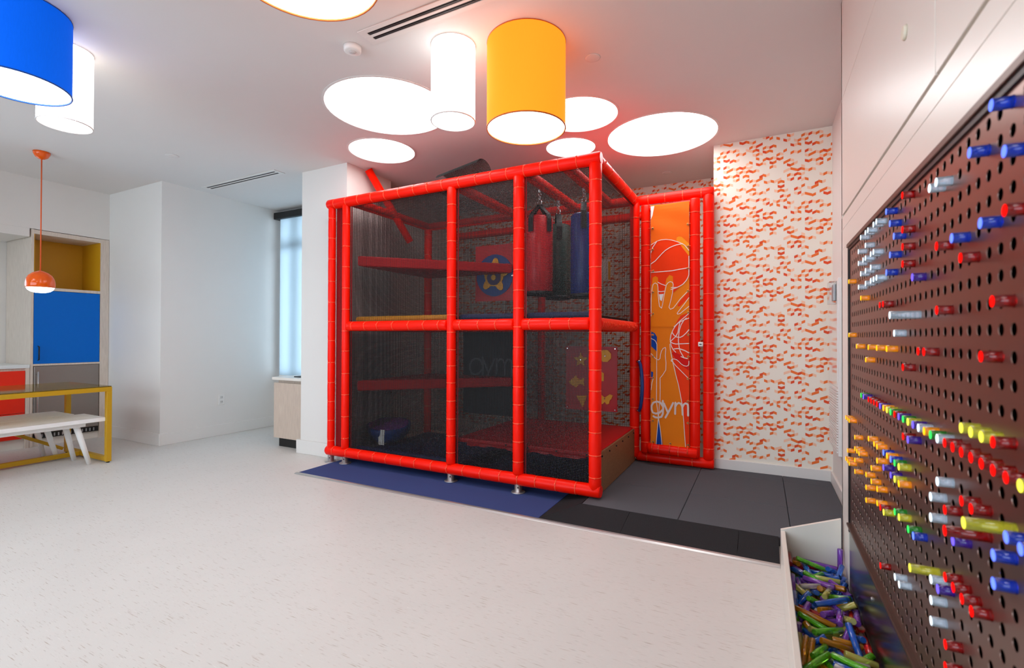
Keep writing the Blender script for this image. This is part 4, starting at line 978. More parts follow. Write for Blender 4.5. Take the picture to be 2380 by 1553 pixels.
def perforated():
    b = MB(); n = 16; r = .0119
    ang = [2 * PI * i / n for i in range(n)]
    cols = range(-41, 35); rows = range(-18, 9)
    ca = [(math.cos(a), math.sin(a)) for a in ang]
    sq = []
    for c, s in ca:
        m_ = max(abs(c), abs(s)); sq.append((c / m_ * PY / 2, s / m_ * PZ / 2))
    # move the corner-most points exactly to the corners
    xa, xb, xc = XU + .004, XU + .0044, XU + .0052
    V, F = b.v, b.f
    for ci in cols:
        yc = 1.102 + PY * ci
        if yc - PY / 2 < y_lo or yc + PY / 2 > y_hi + .003: continue
        for ri in rows:
            zc = 1.2365 + PZ * ri
            k = len(V)
            for (sy, sz), (c, s) in zip(sq, ca): V.append((xa, yc + sy, zc + sz))
            for c, s in ca: V.append((xa, yc + r * c, zc + r * s))
            for c, s in ca: V.append((xc, yc + r * .97 * c, zc + r * .97 * s))
            for i in range(n):
                j = (i + 1) % n
                F.append([k + i, k + n + i, k + n + j, k + j]); F.append([k + n + i, k + 2 * n + i, k + 2 * n + j, k + n + j])
    b.mi = [0] * len(F); b.sm = [False] * len(F)
    # margins
    ylo = 1.102 + PY * (min(c for c in cols if 1.102 + PY * c - PY / 2 >= y_lo)) - PY / 2
    yhi = 1.102 + PY * (max(c for c in cols if 1.102 + PY * c + PY / 2 <= y_hi + .003)) + PY / 2
    zlo = 1.2365 + PZ * min(rows) - PZ / 2; zhi = 1.2365 + PZ * max(rows) + PZ / 2
    for y0, y1, z0, z1 in ((y_lo, ylo, z_lo, z_hi), (yhi, y_hi + .004, z_lo, z_hi), (ylo, yhi, min(z_lo, zlo) - .002, zlo), (ylo, yhi, zhi, z_hi)):
        if y1 > y0 and z1 > z0: b.poly([(xa, y0, z0), (xa, y0, z1), (xa, y1, z1), (xa, y1, z0)])
    return b.build('perforated_board', M_BRONZE, unit)
perforated()
bx('light_box_back', XU + .05, XU + .06, YS, 2.79, .3, 1.70, mat('matt_black_lining', (6, 6, 6), 1.0, spec=0.0), unit)
for nm_, a_ in (('light_box_top', (XU + .012, XU + .06, YS, 2.79, 1.69, 1.70)), ('light_box_base', (XU + .012, XU + .06, YS, 2.79, .30, .31)),
               ('light_box_end', (XU + .012, XU + .06, 2.776, 2.79, .31, 1.69)), ('light_box_end', (XU + .012, XU + .06, YS, YS + .01, .31, 1.69))):
    bx(nm_, *a_, mat('matt_black_lining', (6, 6, 6), 1.0, spec=0.0), unit)
bx('end_panel', XU, .70, YS - .02, YS - .001, 0, ZC - .001, M_LAM, unit)
bx('trim_bar', XU - .006, XU + .012, YS, 2.80, 1.656, 1.675, M_BRONZED, unit, bev=.002)
bx('trim_bar', XU - .001, XU + .012, YS, 2.776, 1.642, 1.655, M_BLACK, unit)
bx('trim_bar', XU - .002, XU + .012, 2.777, 2.794, .30, 1.655, M_BLACK, unit)
bx('trim_bar', XU - .012, XU + .012, YS, 2.776, .334, .346, M_BRONZED, unit, bev=.002)
kick = bx('metal_kick_panel', XU + .001, XU + .006, YS, 2.776, .002, .333, M_GREYM, unit)
for y in (2.25, 1.75, 1.25):
    b = MB(); b.tube([(XU + .001, y, .235), (XU - .004, y, .235)], [.009, .006], 12); b.build('screw', M_STEEL, kick)
b = MB(); b.tube([(XU, 1.75, 2.105), (XU - .008, 1.75, 2.105)], [.022, .018], 20); b.build('sprinkler_cap', mat('cream_cap', (226, 220, 200), .4), unit)

PEG = {"b":[[0,8,0.027],[2,7,0.027],[-1,6,0.027],[16,8,0.027],[1,4,0.027],[15,7,0.027],[4,4,0.027],[14,6,0.027],[15,5,0.027],[16,4,0.027],[17,-8,0.027],[15,-8,0.027],[-1,-7,0.027],[-2,-7,0.027],[0,-8,0.027],[10,-11,0.027],[0,-9,0.027]],"w":[[6,7,0.027],[7,7,0.027],[19,8,0.027],[20,8,0.027],[22,8,0.027],[23,8,0.027],[25,8,0.027],[23,7,0.027],[26,7,0.027],[21,6,0.027],[20,6,0.027],[26,6,0.027],[24,6,0.027],[23,6,0.027],[21,5,0.027],[23,5,0.027],[25,5,0.027],[26,4,0.027],[23,4,0.027],[21,4,0.027],[20,4,0.027],[19,4,0.027],[14,0,0.027],[9,-5,0.027],[6,-5,0.027],[6,-7,0.027],[7,-8,0.027],[7,-9,0.027],[14,-15,0.027],[13,-15,0.027],[7,-12,0.027],[7,-13,0.027],[7,-14,0.027]],"W":[[11,1,0.065]],"r":[[12,8,0.027],[-1,4,0.027],[12,6,0.027],[12,5,0.027],[6,4,0.027],[3,3,0.027],[12,4,0.027],[18,2,0.027],[17,2,0.027],[6,1,0.027],[0,1,0.027],[9,-1,0.027],[8,-1,0.027],[1,-1,0.027],[12,-2,0.027],[22,-5,0.027],[21,-5,0.027],[20,-5,0.027],[19,-5,0.027],[14,-5,0.027],[5,-5,0.027],[4,-5,0.027],[3,-5,0.027],[2,-5,0.027],[1,-5,0.027],[0,-5,0.027],[-1,-5,0.027],[0,-4,0.027],[12,-6,0.027],[3,-7,0.027],[2,-7,0.027],[5,-8,0.027],[18,-12,0.027],[18,-16,0.027],[5,-11,0.027],[4,-11,0.027],[3,-11,0.027],[2,-11,0.027],[5,-14,0.027],[5,-15,0.027]],"R":[[2,-8,0.065]],"p":[[10,3,0.027],[24,-5,0.027],[18,-5,0.027],[13,-5,0.027],[10,-5,0.027],[11,-6,0.027],[17,-9,0.027],[15,-9,0.027],[4,-9,0.027],[6,-12,0.027]],"o":[[31,5,0.027],[25,3,0.027],[31,0,0.027],[27,-1,0.027],[22,-1,0.027],[19,-1,0.027],[16,-1,0.027],[23,-2,0.027],[17,-5,0.027],[8,-5,0.027],[33,-8,0.027],[32,-8,0.027],[31,-8,0.027],[28,-9,0.027],[22,-8,0.027],[20,-8,0.027],[19,-8,0.027],[32,-11,0.027],[28,-10,0.027],[27,-10,0.027],[26,-10,0.027],[33,-12,0.027],[32,-12,0.027],[31,-12,0.027],[28,-11,0.027],[19,-9,0.027],[21,-10,0.027],[28,-12,0.027],[23,-11,0.027],[21,-11,0.027],[23,-12,0.027],[19,-11,0.027],[23,-13,0.027],[19,-12,0.027],[16,-8,0.027],[13,-9,0.027]],"y":[[16,-5,0.027],[11,-5,0.027],[-2,-5,0.027],[3,-4,0.027],[2,-4,0.027],[1,-4,0.027],[13,-8,0.027],[14,-9,0.027],[17,-12,0.027],[13,-11,0.027]],"Y":[[0,-7,0.065],[8,-12,0.055]],"g":[[25,-5,0.027],[15,-5,0.027],[12,-5,0.027],[7,-5,0.027],[14,-8,0.027],[14,-11,0.027],[11,-11,0.027]]}
PEGC = {'b': ('blue', (16, 74, 226), (96, 122, 255)), 'w': ('clear', (214, 230, 248), (226, 244, 255)), 'r': ('red', (214, 12, 14), (255, 14, 10)),
        'p': ('purple', (92, 46, 196), (104, 84, 246)), 'o': ('orange', (252, 158, 14), (255, 172, 26)), 'y': ('yellow', (226, 222, 60), (244, 240, 72)), 'g': ('green', (48, 190, 60), (52, 226, 88))}
def acrylic(name, rgb, clear, glow=0.0, dens=.55):
    """tinted see-through acrylic: transparent and translucent colour under a glossy skin"""
    if name in MATS: return MATS[name]
    m = bpy.data.materials.new(name); m.use_nodes = True
    nt = m.node_tree; b = nt.nodes['Principled BSDF']; out = nt.nodes['Material Output']
    c = lin(rgb)
    t = nt.nodes.new('ShaderNodeBsdfTransparent'); t.inputs[0].default_value = tuple(v ** dens for v in c[:3]) + (1,)
    tc = nt.nodes.new('ShaderNodeTexCoord'); nz = nt.nodes.new('ShaderNodeTexNoise'); nz.inputs['Scale'].default_value = 60
    mx = nt.nodes.new('ShaderNodeMix'); mx.data_type = 'RGBA'; mx.inputs['A'].default_value = c; mx.inputs['B'].default_value = tuple(min(1, v * 1.15) for v in c[:3]) + (1,)
    nt.links.new(tc.outputs['Object'], nz.inputs['Vector']); nt.links.new(nz.outputs['Fac'], mx.inputs['Factor']); nt.links.new(mx.outputs['Result'], b.inputs['Base Color'])
    b.inputs['Roughness'].default_value = .12; b.inputs['Specular IOR Level'].default_value = .8
    if glow:
        b.inputs['Emission Color'].default_value = c; b.inputs['Emission Strength'].default_value = glow
    g = nt.nodes.new('ShaderNodeBsdfGlossy'); g.inputs['Roughness'].default_value = .06
    fr = nt.nodes.new('ShaderNodeFresnel'); fr.inputs[0].default_value = 1.45
    x1 = nt.nodes.new('ShaderNodeMixShader'); x1.inputs[0].default_value = clear
    x2 = nt.nodes.new('ShaderNodeMixShader')
    nt.links.new(b.outputs[0], x1.inputs[1]); nt.links.new(t.outputs[0], x1.inputs[2])
    nt.links.new(fr.outputs[0], x2.inputs[0]); nt.links.new(x1.outputs[0], x2.inputs[1]); nt.links.new(g.outputs[0], x2.inputs[2])
    nt.links.new(x2.outputs[0], out.inputs[0]); MATS[name] = m
    return m
def peg_body_mat(c, lit):
    nm, body, tip = PEGC[c]
    return acrylic('acrylic_%s_lit' % nm, body, {'o': .66, 'w': .8, 'y': .76}.get(c, .84), {'o': .5, 'w': .5, 'b': .55, 'r': .14, 'y': .4, 'g': .3, 'p': .4}[c])
PEGME = {}
def peg_mesh(c, L):
    k = (c, round(L, 3))
    if k not in PEGME:
        b = MB(); b.tube([(.006, 0, 0), (.003, 0, 0), (.0012, 0, 0), (-L + .0006, 0, 0)], [.0104, .0104, .0107, .0107], 18)
        e = MB(); e.poly([(-L - .0002, .0100 * math.cos(2 * PI * i / 18), .0100 * math.sin(2 * PI * i / 18)) for i in range(18)])
        em = emission('lit_tip_%s' % PEGC[c][0], PEGC[c][2], 1.8)
        if ('tip', c) not in PEGME: PEGME['tip', c] = em
        PEGME[k] = (b.mesh('peg', peg_body_mat(c, True)), e.mesh('lit_tip', PEGME['tip', c]))
    return PEGME[k]
ORD = ['first', 'second', 'third', 'fourth', 'fifth', 'sixth', 'seventh', 'eighth', 'ninth', 'tenth', 'eleventh', 'twelfth', 'thirteenth', 'fourteenth', 'fifteenth', 'sixteenth', 'seventeenth', 'eighteenth', 'nineteenth', 'twentieth']
def nth(i):
    return ORD[i] if i < 20 else ['twenty first', 'twenty second', 'twenty third', 'twenty fourth', 'twenty fifth', 'twenty sixth', 'twenty seventh', 'twenty eighth', 'twenty ninth', 'thirtieth', 'thirty first', 'thirty second', 'thirty third', 'thirty fourth', 'thirty fifth', 'thirty sixth'][i - 20]
def zone(r):
    return 'upper part' if r >= 3 else ('middle rows' if r >= -6 else 'lower part')
allp = []
for c, l in PEG.items():
    for col, row, L in l: allp.append((c.lower(), col, row, L))
zones = {}
for p in allp: zones.setdefault((p[0], zone(p[2])), []).append(p)
for (c, zn), l in zones.items():
    l.sort(key=lambda p: (-p[1], -p[2]))
    for i, (c, col, row, L) in enumerate(l):
        me, tip = peg_mesh(c, L)
        o = bpy.data.objects.new('light_peg', me); COL.objects.link(o)
        o.location = (XU + .004, 1.102 + PY * col, 1.2365 + PZ * row)
        t2 = bpy.data.objects.new('lit_tip', tip); COL.objects.link(t2); t2.parent = o
        nm = PEGC[c][0]
        if len(l) == 1: lb = 'only %s light peg, %s of the peg board' % (nm, zn)
        else:
            far = i <= len(l) // 2
            lb = '%s %s light peg from the %s edge, %s of peg board' % (nth(i if far else len(l) - 1 - i), nm, 'far' if far else 'near', zn)
        set_props(o, lb if L < .04 else 'long ' + lb, 'peg', '%s light pegs in the board' % nm)

# white bin below with loose pegs
bn = thing('peg_bin', 'white floor bin under the peg wall, full of loose coloured pegs', 'bin', (.2, 1.4, 0))
M_BIN = mat('chipped_white_board', (228, 222, 212), .4, var=.02, scale=15)
bx('front_panel', .092, .113, -.9, 2.936, 0.0005, .20, M_BIN, bn, bev=.002)
b = MB(); b.prism([(.092, 2.937, .0005), (XU - .013, 2.937, .0005), (XU - .013, 2.937, .305), (.092, 2.937, .203)], (0, .02, 0)); o = b.build('end_panel', M_BIN, bn); fixn(o.data)
bx('bin_floor', .1135, XU - .002, -.9, 2.936, .004, .03, M_BIN, bn)
LOOSE = [[0.352,2.645,0.0427,-1.571,0.673,0.0,0.15,0.0125],[0.2547,1.8447,0.0417,-1.571,2.917,0.034,0.115,0.0115],[0.3158,2.4589,0.043,1.571,0.88,-0.273,0.1,0.0125],[0.1427,2.7254,0.0417,-1.571,-0.224,-0.217,0.1,0.0115],[0.128,2.5357,0.0427,-1.571,0.225,0.0,0.15,0.0125],[0.2742,2.1419,0.0427,-1.531,-1.571,0.0,0.1,0.0125],[0.2459,1.929,0.0429,1.571,-0.102,-2.106,0.1,0.0125],[0.3256,2.1032,0.0417,1.571,0.673,-0.386,0.15,0.0115],[0.1544,2.8151,0.0417,-1.571,2.02,0.629,0.1,0.0115],[0.2906,1.982,0.0417,1.571,0.224,0.107,0.1,0.0115],[0.3122,2.5448,0.042,1.571,1.329,-0.239,0.13,0.0115],[0.2797,1.84,0.0427,-1.571,2.02,0.034,0.1,0.0125],[0.1724,2.5301,0.0417,1.571,0.224,-0.268,0.15,0.0115],[0.1686,2.8364,0.0417,-1.571,-2.468,0.629,0.115,0.0115],[0.1923,2.1652,0.0417,1.571,-1.128,0.384,0.13,0.0115],[0.2586,1.6066,0.0417,-1.571,-0.224,0.557,0.115,0.0115],[0.1723,1.7319,0.0427,-2.023,1.571,0.0,0.13,0.0125],[0.1714,2.3686,0.0427,1.571,0.673,-0.292,0.13,0.0125],[0.1869,1.8637,0.0427,1.571,-0.224,1.016,0.115,0.0125],[0.2805,2.8046,0.0417,1.603,-1.571,1.278,0.115,0.0115],[0.2448,2.1009,0.043,1.571,-2.715,0.383,0.15,0.0125],[0.1709,2.6171,0.0427,-1.261,1.571,0.0,0.115,0.0125],[0.2708,2.8708,0.042,1.571,0.0,-2.497,0.13,0.0115],[0.1633,2.7187,0.0537,1.337,-0.219,-0.344,0.1,0.0125],[0.352,1.8314,0.0427,1.571,-2.02,-0.0,0.1,0.0125],[0.2034,2.8245,0.0673,1.171,1.797,-0.207,0.115,0.0115],[0.3266,2.2181,0.0419,1.571,0.757,-0.047,0.115,0.0115],[0.1658,2.2406,0.0427,-1.571,-1.122,-1.102,0.1,0.0125],[0.1681,2.0941,0.0417,-1.571,1.122,1.413,0.1,0.0115],[0.2839,2.3994,0.0427,-1.571,-2.02,1.112,0.115,0.0125],[0.3531,2.2714,0.042,-1.571,0.078,0.0,0.15,0.0115],[0.1913,1.8319,0.0419,-1.571,1.664,1.016,0.1,0.0115],[0.2678,2.3786,0.0556,-1.219,-1.044,0.806,0.15,0.0125],[0.2489,1.711,0.042,-1.571,1.779,0.771,0.1,0.0115],[0.3522,2.3824,0.0566,-1.11,-2.258,-0.366,0.1,0.0125],[0.1268,2.7588,0.053,1.24,-0.924,0.267,0.115,0.0115],[0.3231,2.0369,0.0551,-0.0,-1.739,-1.986,0.15,0.0125],[0.1741,2.292,0.042,1.571,0.89,1.738,0.115,0.0115],[0.2956,2.8768,0.042,-1.571,-1.795,0.644,0.115,0.0115],[0.2069,2.3833,0.0417,-1.571,-0.673,-0.172,0.13,0.0115],[0.2496,2.1534,0.0553,-1.395,0.221,-2.886,0.15,0.0125],[0.2386,1.6781,0.0597,2.016,-1.01,-1.466,0.15,0.0125],[0.2255,2.0304,0.0427,1.571,-1.122,1.019,0.1,0.0125],[0.284,2.5605,0.0584,1.333,-0.302,1.038,0.15,0.0115],[0.236,1.7583,0.0417,1.571,0.224,-2.37,0.115,0.0115],[0.3371,1.7048,0.0417,1.571,0.673,-0.182,0.13,0.0115],[0.2847,2.3443,0.0417,-1.571,-1.122,1.082,0.115,0.0115],[0.3057,2.4698,0.0734,0.7,-0.733,2.066,0.115,0.0125],[0.1665,1.8483,0.0722,-1.545,-0.71,0.312,0.15,0.0125],[0.3523,2.917,0.0955,-0.0,-0.0,-2.695,0.13,0.0125],[0.1667,2.1044,0.0651,1.571,0.226,-1.418,0.1,0.0115],[0.3253,2.7252,0.0576,-1.058,1.074,0.0,0.13,0.0125],[0.2732,2.3084,0.0552,1.86,0.215,-0.806,0.1,0.0115],[0.3522,1.602,0.043,1.571,-0.042,-0.0,0.1,0.0125],[0.1736,2.2702,0.0546,1.106,1.076,1.456,0.115,0.0125],[0.3002,2.1925,0.0417,-1.571,2.917,-0.002,0.15,0.0115],[0.2552,2.0355,0.0641,-2.181,-0.838,1.353,0.115,0.0125],[0.1586,2.3505,0.0787,1.202,0.706,2.513,0.115,0.0125],[0.156,2.7661,0.0721,1.827,-1.797,0.412,0.1,0.0125],[0.2776,1.8747,0.0794,1.528,0.079,1.233,0.1,0.0125],[0.296,2.5173,0.0648,-1.93,0.55,0.836,0.15,0.0125],[0.3523,2.7893,0.043,-1.571,1.346,0.0,0.13,0.0125],[0.1777,2.3963,0.0671,1.621,-0.666,-2.117,0.13,0.0115],[0.1267,1.9055,0.0581,-1.913,-0.0,0.0,0.1,0.0115],[0.2527,2.2656,0.058,0.0,1.815,-2.471,0.13,0.0125],[0.2119,2.5835,0.0667,-1.152,0.196,-2.924,0.13,0.0115],[0.191,2.5514,0.0621,-1.384,0.515,0.185,0.15,0.0115],[0.241,2.4427,0.0587,1.878,0.095,1.824,0.115,0.0115],[0.2704,2.7029,0.0427,-1.571,0.673,-0.35,0.115,0.0125],[0.3288,1.7622,0.0651,0.646,-0.897,0.849,0.1,0.0115],[0.3307,2.7977,0.0699,-1.168,-0.18,-0.413,0.15,0.0115],[0.1631,2.4386,0.0417,1.571,0.224,-0.925,0.1,0.0115],[0.2244,2.4759,0.0702,-0.535,-1.014,1.306,0.13,0.0115],[0.128,1.7166,0.0427,-1.571,2.468,-0.0,0.1,0.0125],[0.2599,1.764,0.0527,1.237,2.042,0.59,0.15,0.0115],[0.1644,2.4931,0.0651,1.003,1.571,0.0,0.1,0.0115],[0.352,2.0179,0.0565,1.952,-0.705,-0.254,0.1,0.0125],[0.1268,2.3483,0.042,1.571,-1.823,-0.0,0.1,0.0115],[0.127,2.0571,0.0723,2.013,0.261,0.122,0.15,0.0115],[0.2634,2.9125,0.066,-1.623,-0.268,-1.631,0.15,0.0115],[0.2858,2.5397,0.0811,-1.173,-0.699,-2.37,0.13,0.0125],[0.2177,2.5153,0.0427,-1.571,-2.02,0.103,0.13,0.0125],[0.214,2.0084,0.0417,1.571,0.224,1.019,0.115,0.0115],[0.1519,2.6598,0.042,-1.571,-0.449,2.572,0.1,0.0115],[0.2725,2.4608,0.0773,-1.369,-0.659,0.573,0.115,0.0125],[0.2232,1.623,0.0615,-1.066,-0.61,0.172,0.1,0.0125],[0.1874,2.2219,0.0609,1.917,0.293,0.736,0.115,0.0125],[0.1801,2.0728,0.059,-1.25,-0.625,-1.457,0.13,0.0125],[0.1881,2.8858,0.0417,-1.571,0.224,-2.016,0.15,0.0115],[0.3126,1.8272,0.0517,-1.378,2.778,-0.224,0.1,0.0125],[0.1664,2.5196,0.0846,-0.699,1.796,-1.576,0.115,0.0125],[0.2094,1.9821,0.0427,-1.571,-0.673,-2.123,0.15,0.0125],[0.128,2.6034,0.0681,-1.571,2.917,-0.0,0.13,0.0125],[0.1379,2.0352,0.09,1.784,0.032,-0.149,0.15,0.0115],[0.2917,1.8275,0.0673,0.907,-1.066,0.383,0.13,0.0115],[0.3533,2.4905,0.042,1.571,-0.454,-0.0,0.1,0.0115],[0.1687,2.1405,0.0702,0.264,1.002,0.644,0.115,0.0115],[0.3177,1.7167,0.0665,-1.537,0.299,0.455,0.115,0.0115],[0.1614,2.6021,0.0694,-1.157,-1.416,-0.31,0.13,0.0125],[0.2249,2.3411,0.0668,1.524,-0.071,1.805,0.115,0.0115],[0.1278,2.4008,0.0842,1.882,0.457,0.141,0.13,0.0125],[0.3187,2.2638,0.0655,2.166,-2.444,0.008,0.115,0.0115],[0.302,1.6503,0.0417,-1.571,-2.468,-0.072,0.115,0.0115],[0.1919,1.7462,0.0522,-1.407,-0.053,-2.766,0.115,0.0125],[0.316,2.106,0.0644,1.273,2.448,-0.979,0.115,0.0125],[0.2044,2.6489,0.0666,1.6,-0.662,0.798,0.1,0.0115],[0.2022,1.9872,0.0683,-1.682,1.187,0.366,0.115,0.0125],[0.3451,2.3862,0.088,-1.412,2.24,0.012,0.13,0.0125],[0.2906,1.9475,0.089,1.351,-0.814,-1.786,0.15,0.0125],[0.2651,2.4477,0.101,-1.067,-1.375,-1.496,0.15,0.0125],[0.2128,2.314,0.0598,2.057,1.845,-0.769,0.115,0.0115],[0.3223,1.9464,0.0427,-1.571,0.225,-0.102,0.115,0.0125],[0.2283,2.7503,0.0649,-1.46,1.446,-0.484,0.13,0.0125],[0.128,2.229,0.0688,-1.432,-1.085,-0.123,0.13,0.0125],[0.2746,1.9622,0.0658,-1.592,0.459,-2.635,0.115,0.0115],[0.3317,2.4102,0.0656,-1.458,2.449,-0.026,0.115,0.0125],[0.215,2.2185,0.0758,0.257,1.924,0.688,0.115,0.0115],[0.2163,2.8961,0.053,1.811,0.225,-2.016,0.1,0.0115],[0.288,1.8959,0.0711,-1.626,0.536,1.211,0.15,0.0115],[0.1573,2.458,0.0761,-0.227,-0.796,-2.352,0.1,0.0125],[0.2277,2.212,0.0947,-1.375,2.493,-0.603,0.15,0.0115],[0.3091,2.1916,0.0891,-0.884,-0.541,-0.171,0.13,0.0125],[0.2447,2.8357,0.0536,-1.739,0.347,1.126,0.15,0.0115],[0.329,2.6787,0.0575,1.142,0.757,2.406,0.1,0.0125],[0.2634,2.6059,0.0427,1.571,-0.673,0.82,0.1,0.0125],[0.352,2.213,0.0665,1.572,1.873,0.003,0.115,0.0125],[0.2324,1.985,0.0681,-1.571,2.468,0.475,0.13,0.0125],[0.1271,1.6081,0.0417,-1.571,-1.571,0.0,0.115,0.0115],[0.1866,1.93,0.0427,1.571,0.673,0.284,0.1,0.0125],[0.1708,1.9548,0.0684,0.97,-0.582,1.537,0.115,0.0125],[0.3421,1.948,0.0593,1.107,-0.954,-2.594,0.13,0.0125],[0.313,2.0866,0.0842,0.411,-1.351,-0.326,0.1,0.0125],[0.3142,2.5813,0.0672,0.755,-0.908,1.264,0.115,0.0125],[0.2134,2.7493,0.0417,-1.571,0.224,-0.573,0.115,0.0115],[0.2355,1.8661,0.0582,0.757,1.185,-0.431,0.115,0.0125],[0.1907,1.6019,0.0427,1.571,0.673,-2.383,0.115,0.0125],[0.2314,2.6942,0.0791,1.187,-0.643,-1.705,0.115,0.0115],[0.1562,1.7883,0.0674,-0.062,-1.241,1.687,0.1,0.0125],[0.2707,2.0618,0.0767,1.618,-0.948,1.572,0.13,0.0115],[0.1852,2.2743,0.0849,-1.717,0.008,-2.075,0.115,0.0115],[0.128,1.6808,0.0681,-1.571,2.917,-0.0,0.13,0.0125],[0.3181,1.6161,0.0566,1.851,0.581,0.309,0.13,0.0115],[0.1803,1.6537,0.0695,-0.522,1.973,1.431,0.15,0.0115],[0.2301,2.7293,0.0427,0.998,-1.571,0.0,0.1,0.0125],[0.2468,2.1463,0.0834,0.341,1.264,-2.346,0.115,0.0115],[0.1808,1.8799,0.065,1.191,0.553,0.168,0.15,0.0115],[0.3082,2.3453,0.0915,-1.995,-0.299,0.297,0.13,0.0125],[0.2431,1.75,0.0651,1.571,-1.122,1.025,0.1,0.0115],[0.1742,1.6039,0.0702,1.002,2.884,0.133,0.115,0.0115],[0.127,2.1512,0.0805,0.0,-3.142,-1.121,0.1,0.0115],[0.128,1.8132,0.0574,-1.332,-2.923,-0.053,0.13,0.0125],[0.1278,2.8541,0.0936,-1.53,-2.64,-0.02,0.15,0.0125],[0.1893,2.1776,0.067,1.573,-0.681,0.638,0.13,0.0115],[0.2585,2.5256,0.1035,1.72,-0.068,2.886,0.15,0.0115],[0.2208,1.842,0.0747,1.037,1.298,-0.24,0.13,0.0115],[0.353,1.7182,0.0753,-1.83,0.698,-0.169,0.13,0.0115],[0.2836,2.041,0.0866,-1.016,-1.259,1.005,0.115,0.0115],[0.2441,2.7045,0.0517,-0.0,-1.43,-2.032,0.13,0.0125],[0.2723,1.6251,0.0541,-2.06,1.051,-0.072,0.1,0.0125],[0.1641,2.7956,0.0659,-1.598,0.925,0.635,0.13,0.0115],[0.1271,1.562,0.1114,-3.142,-0.0,-1.305,0.115,0.0115],[0.1269,2.5196,0.0983,0.525,-0.954,-2.188,0.13,0.0115],[0.1676,2.878,0.0661,-1.571,2.02,0.199,0.1,0.0125],[0.1569,2.051,0.0766,1.929,-0.824,-0.461,0.15,0.0115],[0.353,1.7853,0.086,1.306,-0.724,0.178,0.15,0.0115],[0.2405,1.6386,0.0753,-0.808,1.289,1.106,0.13,0.0115],[0.2531,2.3752,0.086,1.762,-0.174,2.522,0.115,0.0125],[0.2702,2.6474,0.0815,-1.187,-1.087,-2.399,0.15,0.0125],[0.1695,1.9856,0.0897,1.445,-0.615,2.584,0.15,0.0125],[0.1525,1.6254,0.0645,2.091,0.902,0.4,0.15,0.0115],[0.258,2.6033,0.0747,1.033,0.53,-0.696,0.15,0.0125],[0.1461,2.8579,0.075,-1.267,2.859,0.499,0.1,0.0125],[0.2898,1.9975,0.1084,1.52,0.04,-1.895,0.15,0.0115],[0.2878,2.2036,0.0698,1.474,-0.55,-1.396,0.1,0.0125],[0.3201,2.6507,0.0755,1.697,0.075,0.657,0.115,0.0125],[0.1906,2.3127,0.0883,1.381,-0.239,-1.745,0.15,0.0115],[0.2809,1.562,0.0676,-2.532,1.559,0.61,0.115,0.0115],[0.29,2.2463,0.0673,0.885,-0.752,-3.047,0.115,0.0115],[0.2357,2.6333,0.093,0.071,1.608,2.791,0.13,0.0125],[0.1971,2.5827,0.0901,-1.372,1.782,-0.778,0.1,0.0115],[0.2403,2.4006,0.0857,1.803,0.079,2.582,0.1,0.0115],[0.2783,2.7171,0.0793,1.596,0.367,-1.621,0.1,0.0115],[0.226,1.911,0.0919,-0.853,-1.716,0.908,0.13,0.0125],[0.2808,2.3419,0.0935,1.626,0.52,-0.082,0.1,0.0115],[0.2768,1.9818,0.0927,1.594,-0.506,1.221,0.115,0.0125],[0.2952,2.764,0.0663,-0.9,-0.562,-2.52,0.1,0.0115],[0.3215,2.8555,0.0664,1.111,0.243,-0.802,0.115,0.0125],[0.1863,2.0637,0.0898,-1.396,-1.686,-0.664,0.1,0.0115],[0.2286,2.8499,0.0845,0.849,1.087,-2.082,0.15,0.0115],[0.3204,1.7853,0.0779,-1.172,-0.453,2.61,0.1,0.0115]]
LC = ['b', 'o', 'p', 'g', 'y', 'b', 'r', 'p', 'o', 'g', 'w', 'y', 'p', 'b']
names_l = {}
LPM = {}
LMAT = {}
def loose_mat(c):
    return acrylic('loose_acrylic_' + PEGC[c][0], {'b': (40, 122, 250), 'o': (255, 168, 24), 'p': (164, 92, 236), 'g': (124, 246, 50), 'y': (252, 248, 120), 'r': (236, 34, 36), 'w': (246, 243, 232)}[c], .62, 0.0, .36)
tiers = {}
for i, (x, y, z, ex, ey, ez, L, r) in enumerate(LOOSE):
    c = LC[(i * 5 + int(y * 37)) % len(LC)]
    k = (c, L, r)
    if k not in LPM:
        b = MB(); b.tube([(0, 0, -L / 2), (0, 0, -L / 2 + .0015), (0, 0, L / 2 - .0015), (0, 0, L / 2)], [r - .0012, r, r, r - .0012], 18)
        LPM[k] = b.mesh('loose_peg', loose_mat(c))
    o = bpy.data.objects.new('loose_peg', LPM[k]); COL.objects.link(o)
    o.location = (x, y, z); o.rotation_euler = (ex, ey, ez)
    nm = PEGC[c][0]
    yz = 'far end' if y > 2.55 else ('far half' if y > 2.2 else ('near half' if y > 1.95 else 'near end'))
    xz = 'outer side' if x < .19 else ('metal side' if x > .29 else 'centre')
    tz = 'on top' if z > .078 else ('half buried' if z > .055 else 'buried')
    sz = {.10: 'shortest', .115: 'short', .13: 'long', .15: 'longest'}[L]
    lb = '%s loose %s peg %s, %s, %s of the bin' % (sz, nm, tz, xz, yz)
    tiers.setdefault(lb, []).append(o)
    set_props(o, lb, 'peg', 'loose %s pegs in the bin' % nm)
for lb, l in tiers.items():
    if len(l) > 1:
        l.sort(key=lambda o: -o.location.y)
        for i, o in enumerate(l): o['label'] = lb + ', %s from far' % nth(i)

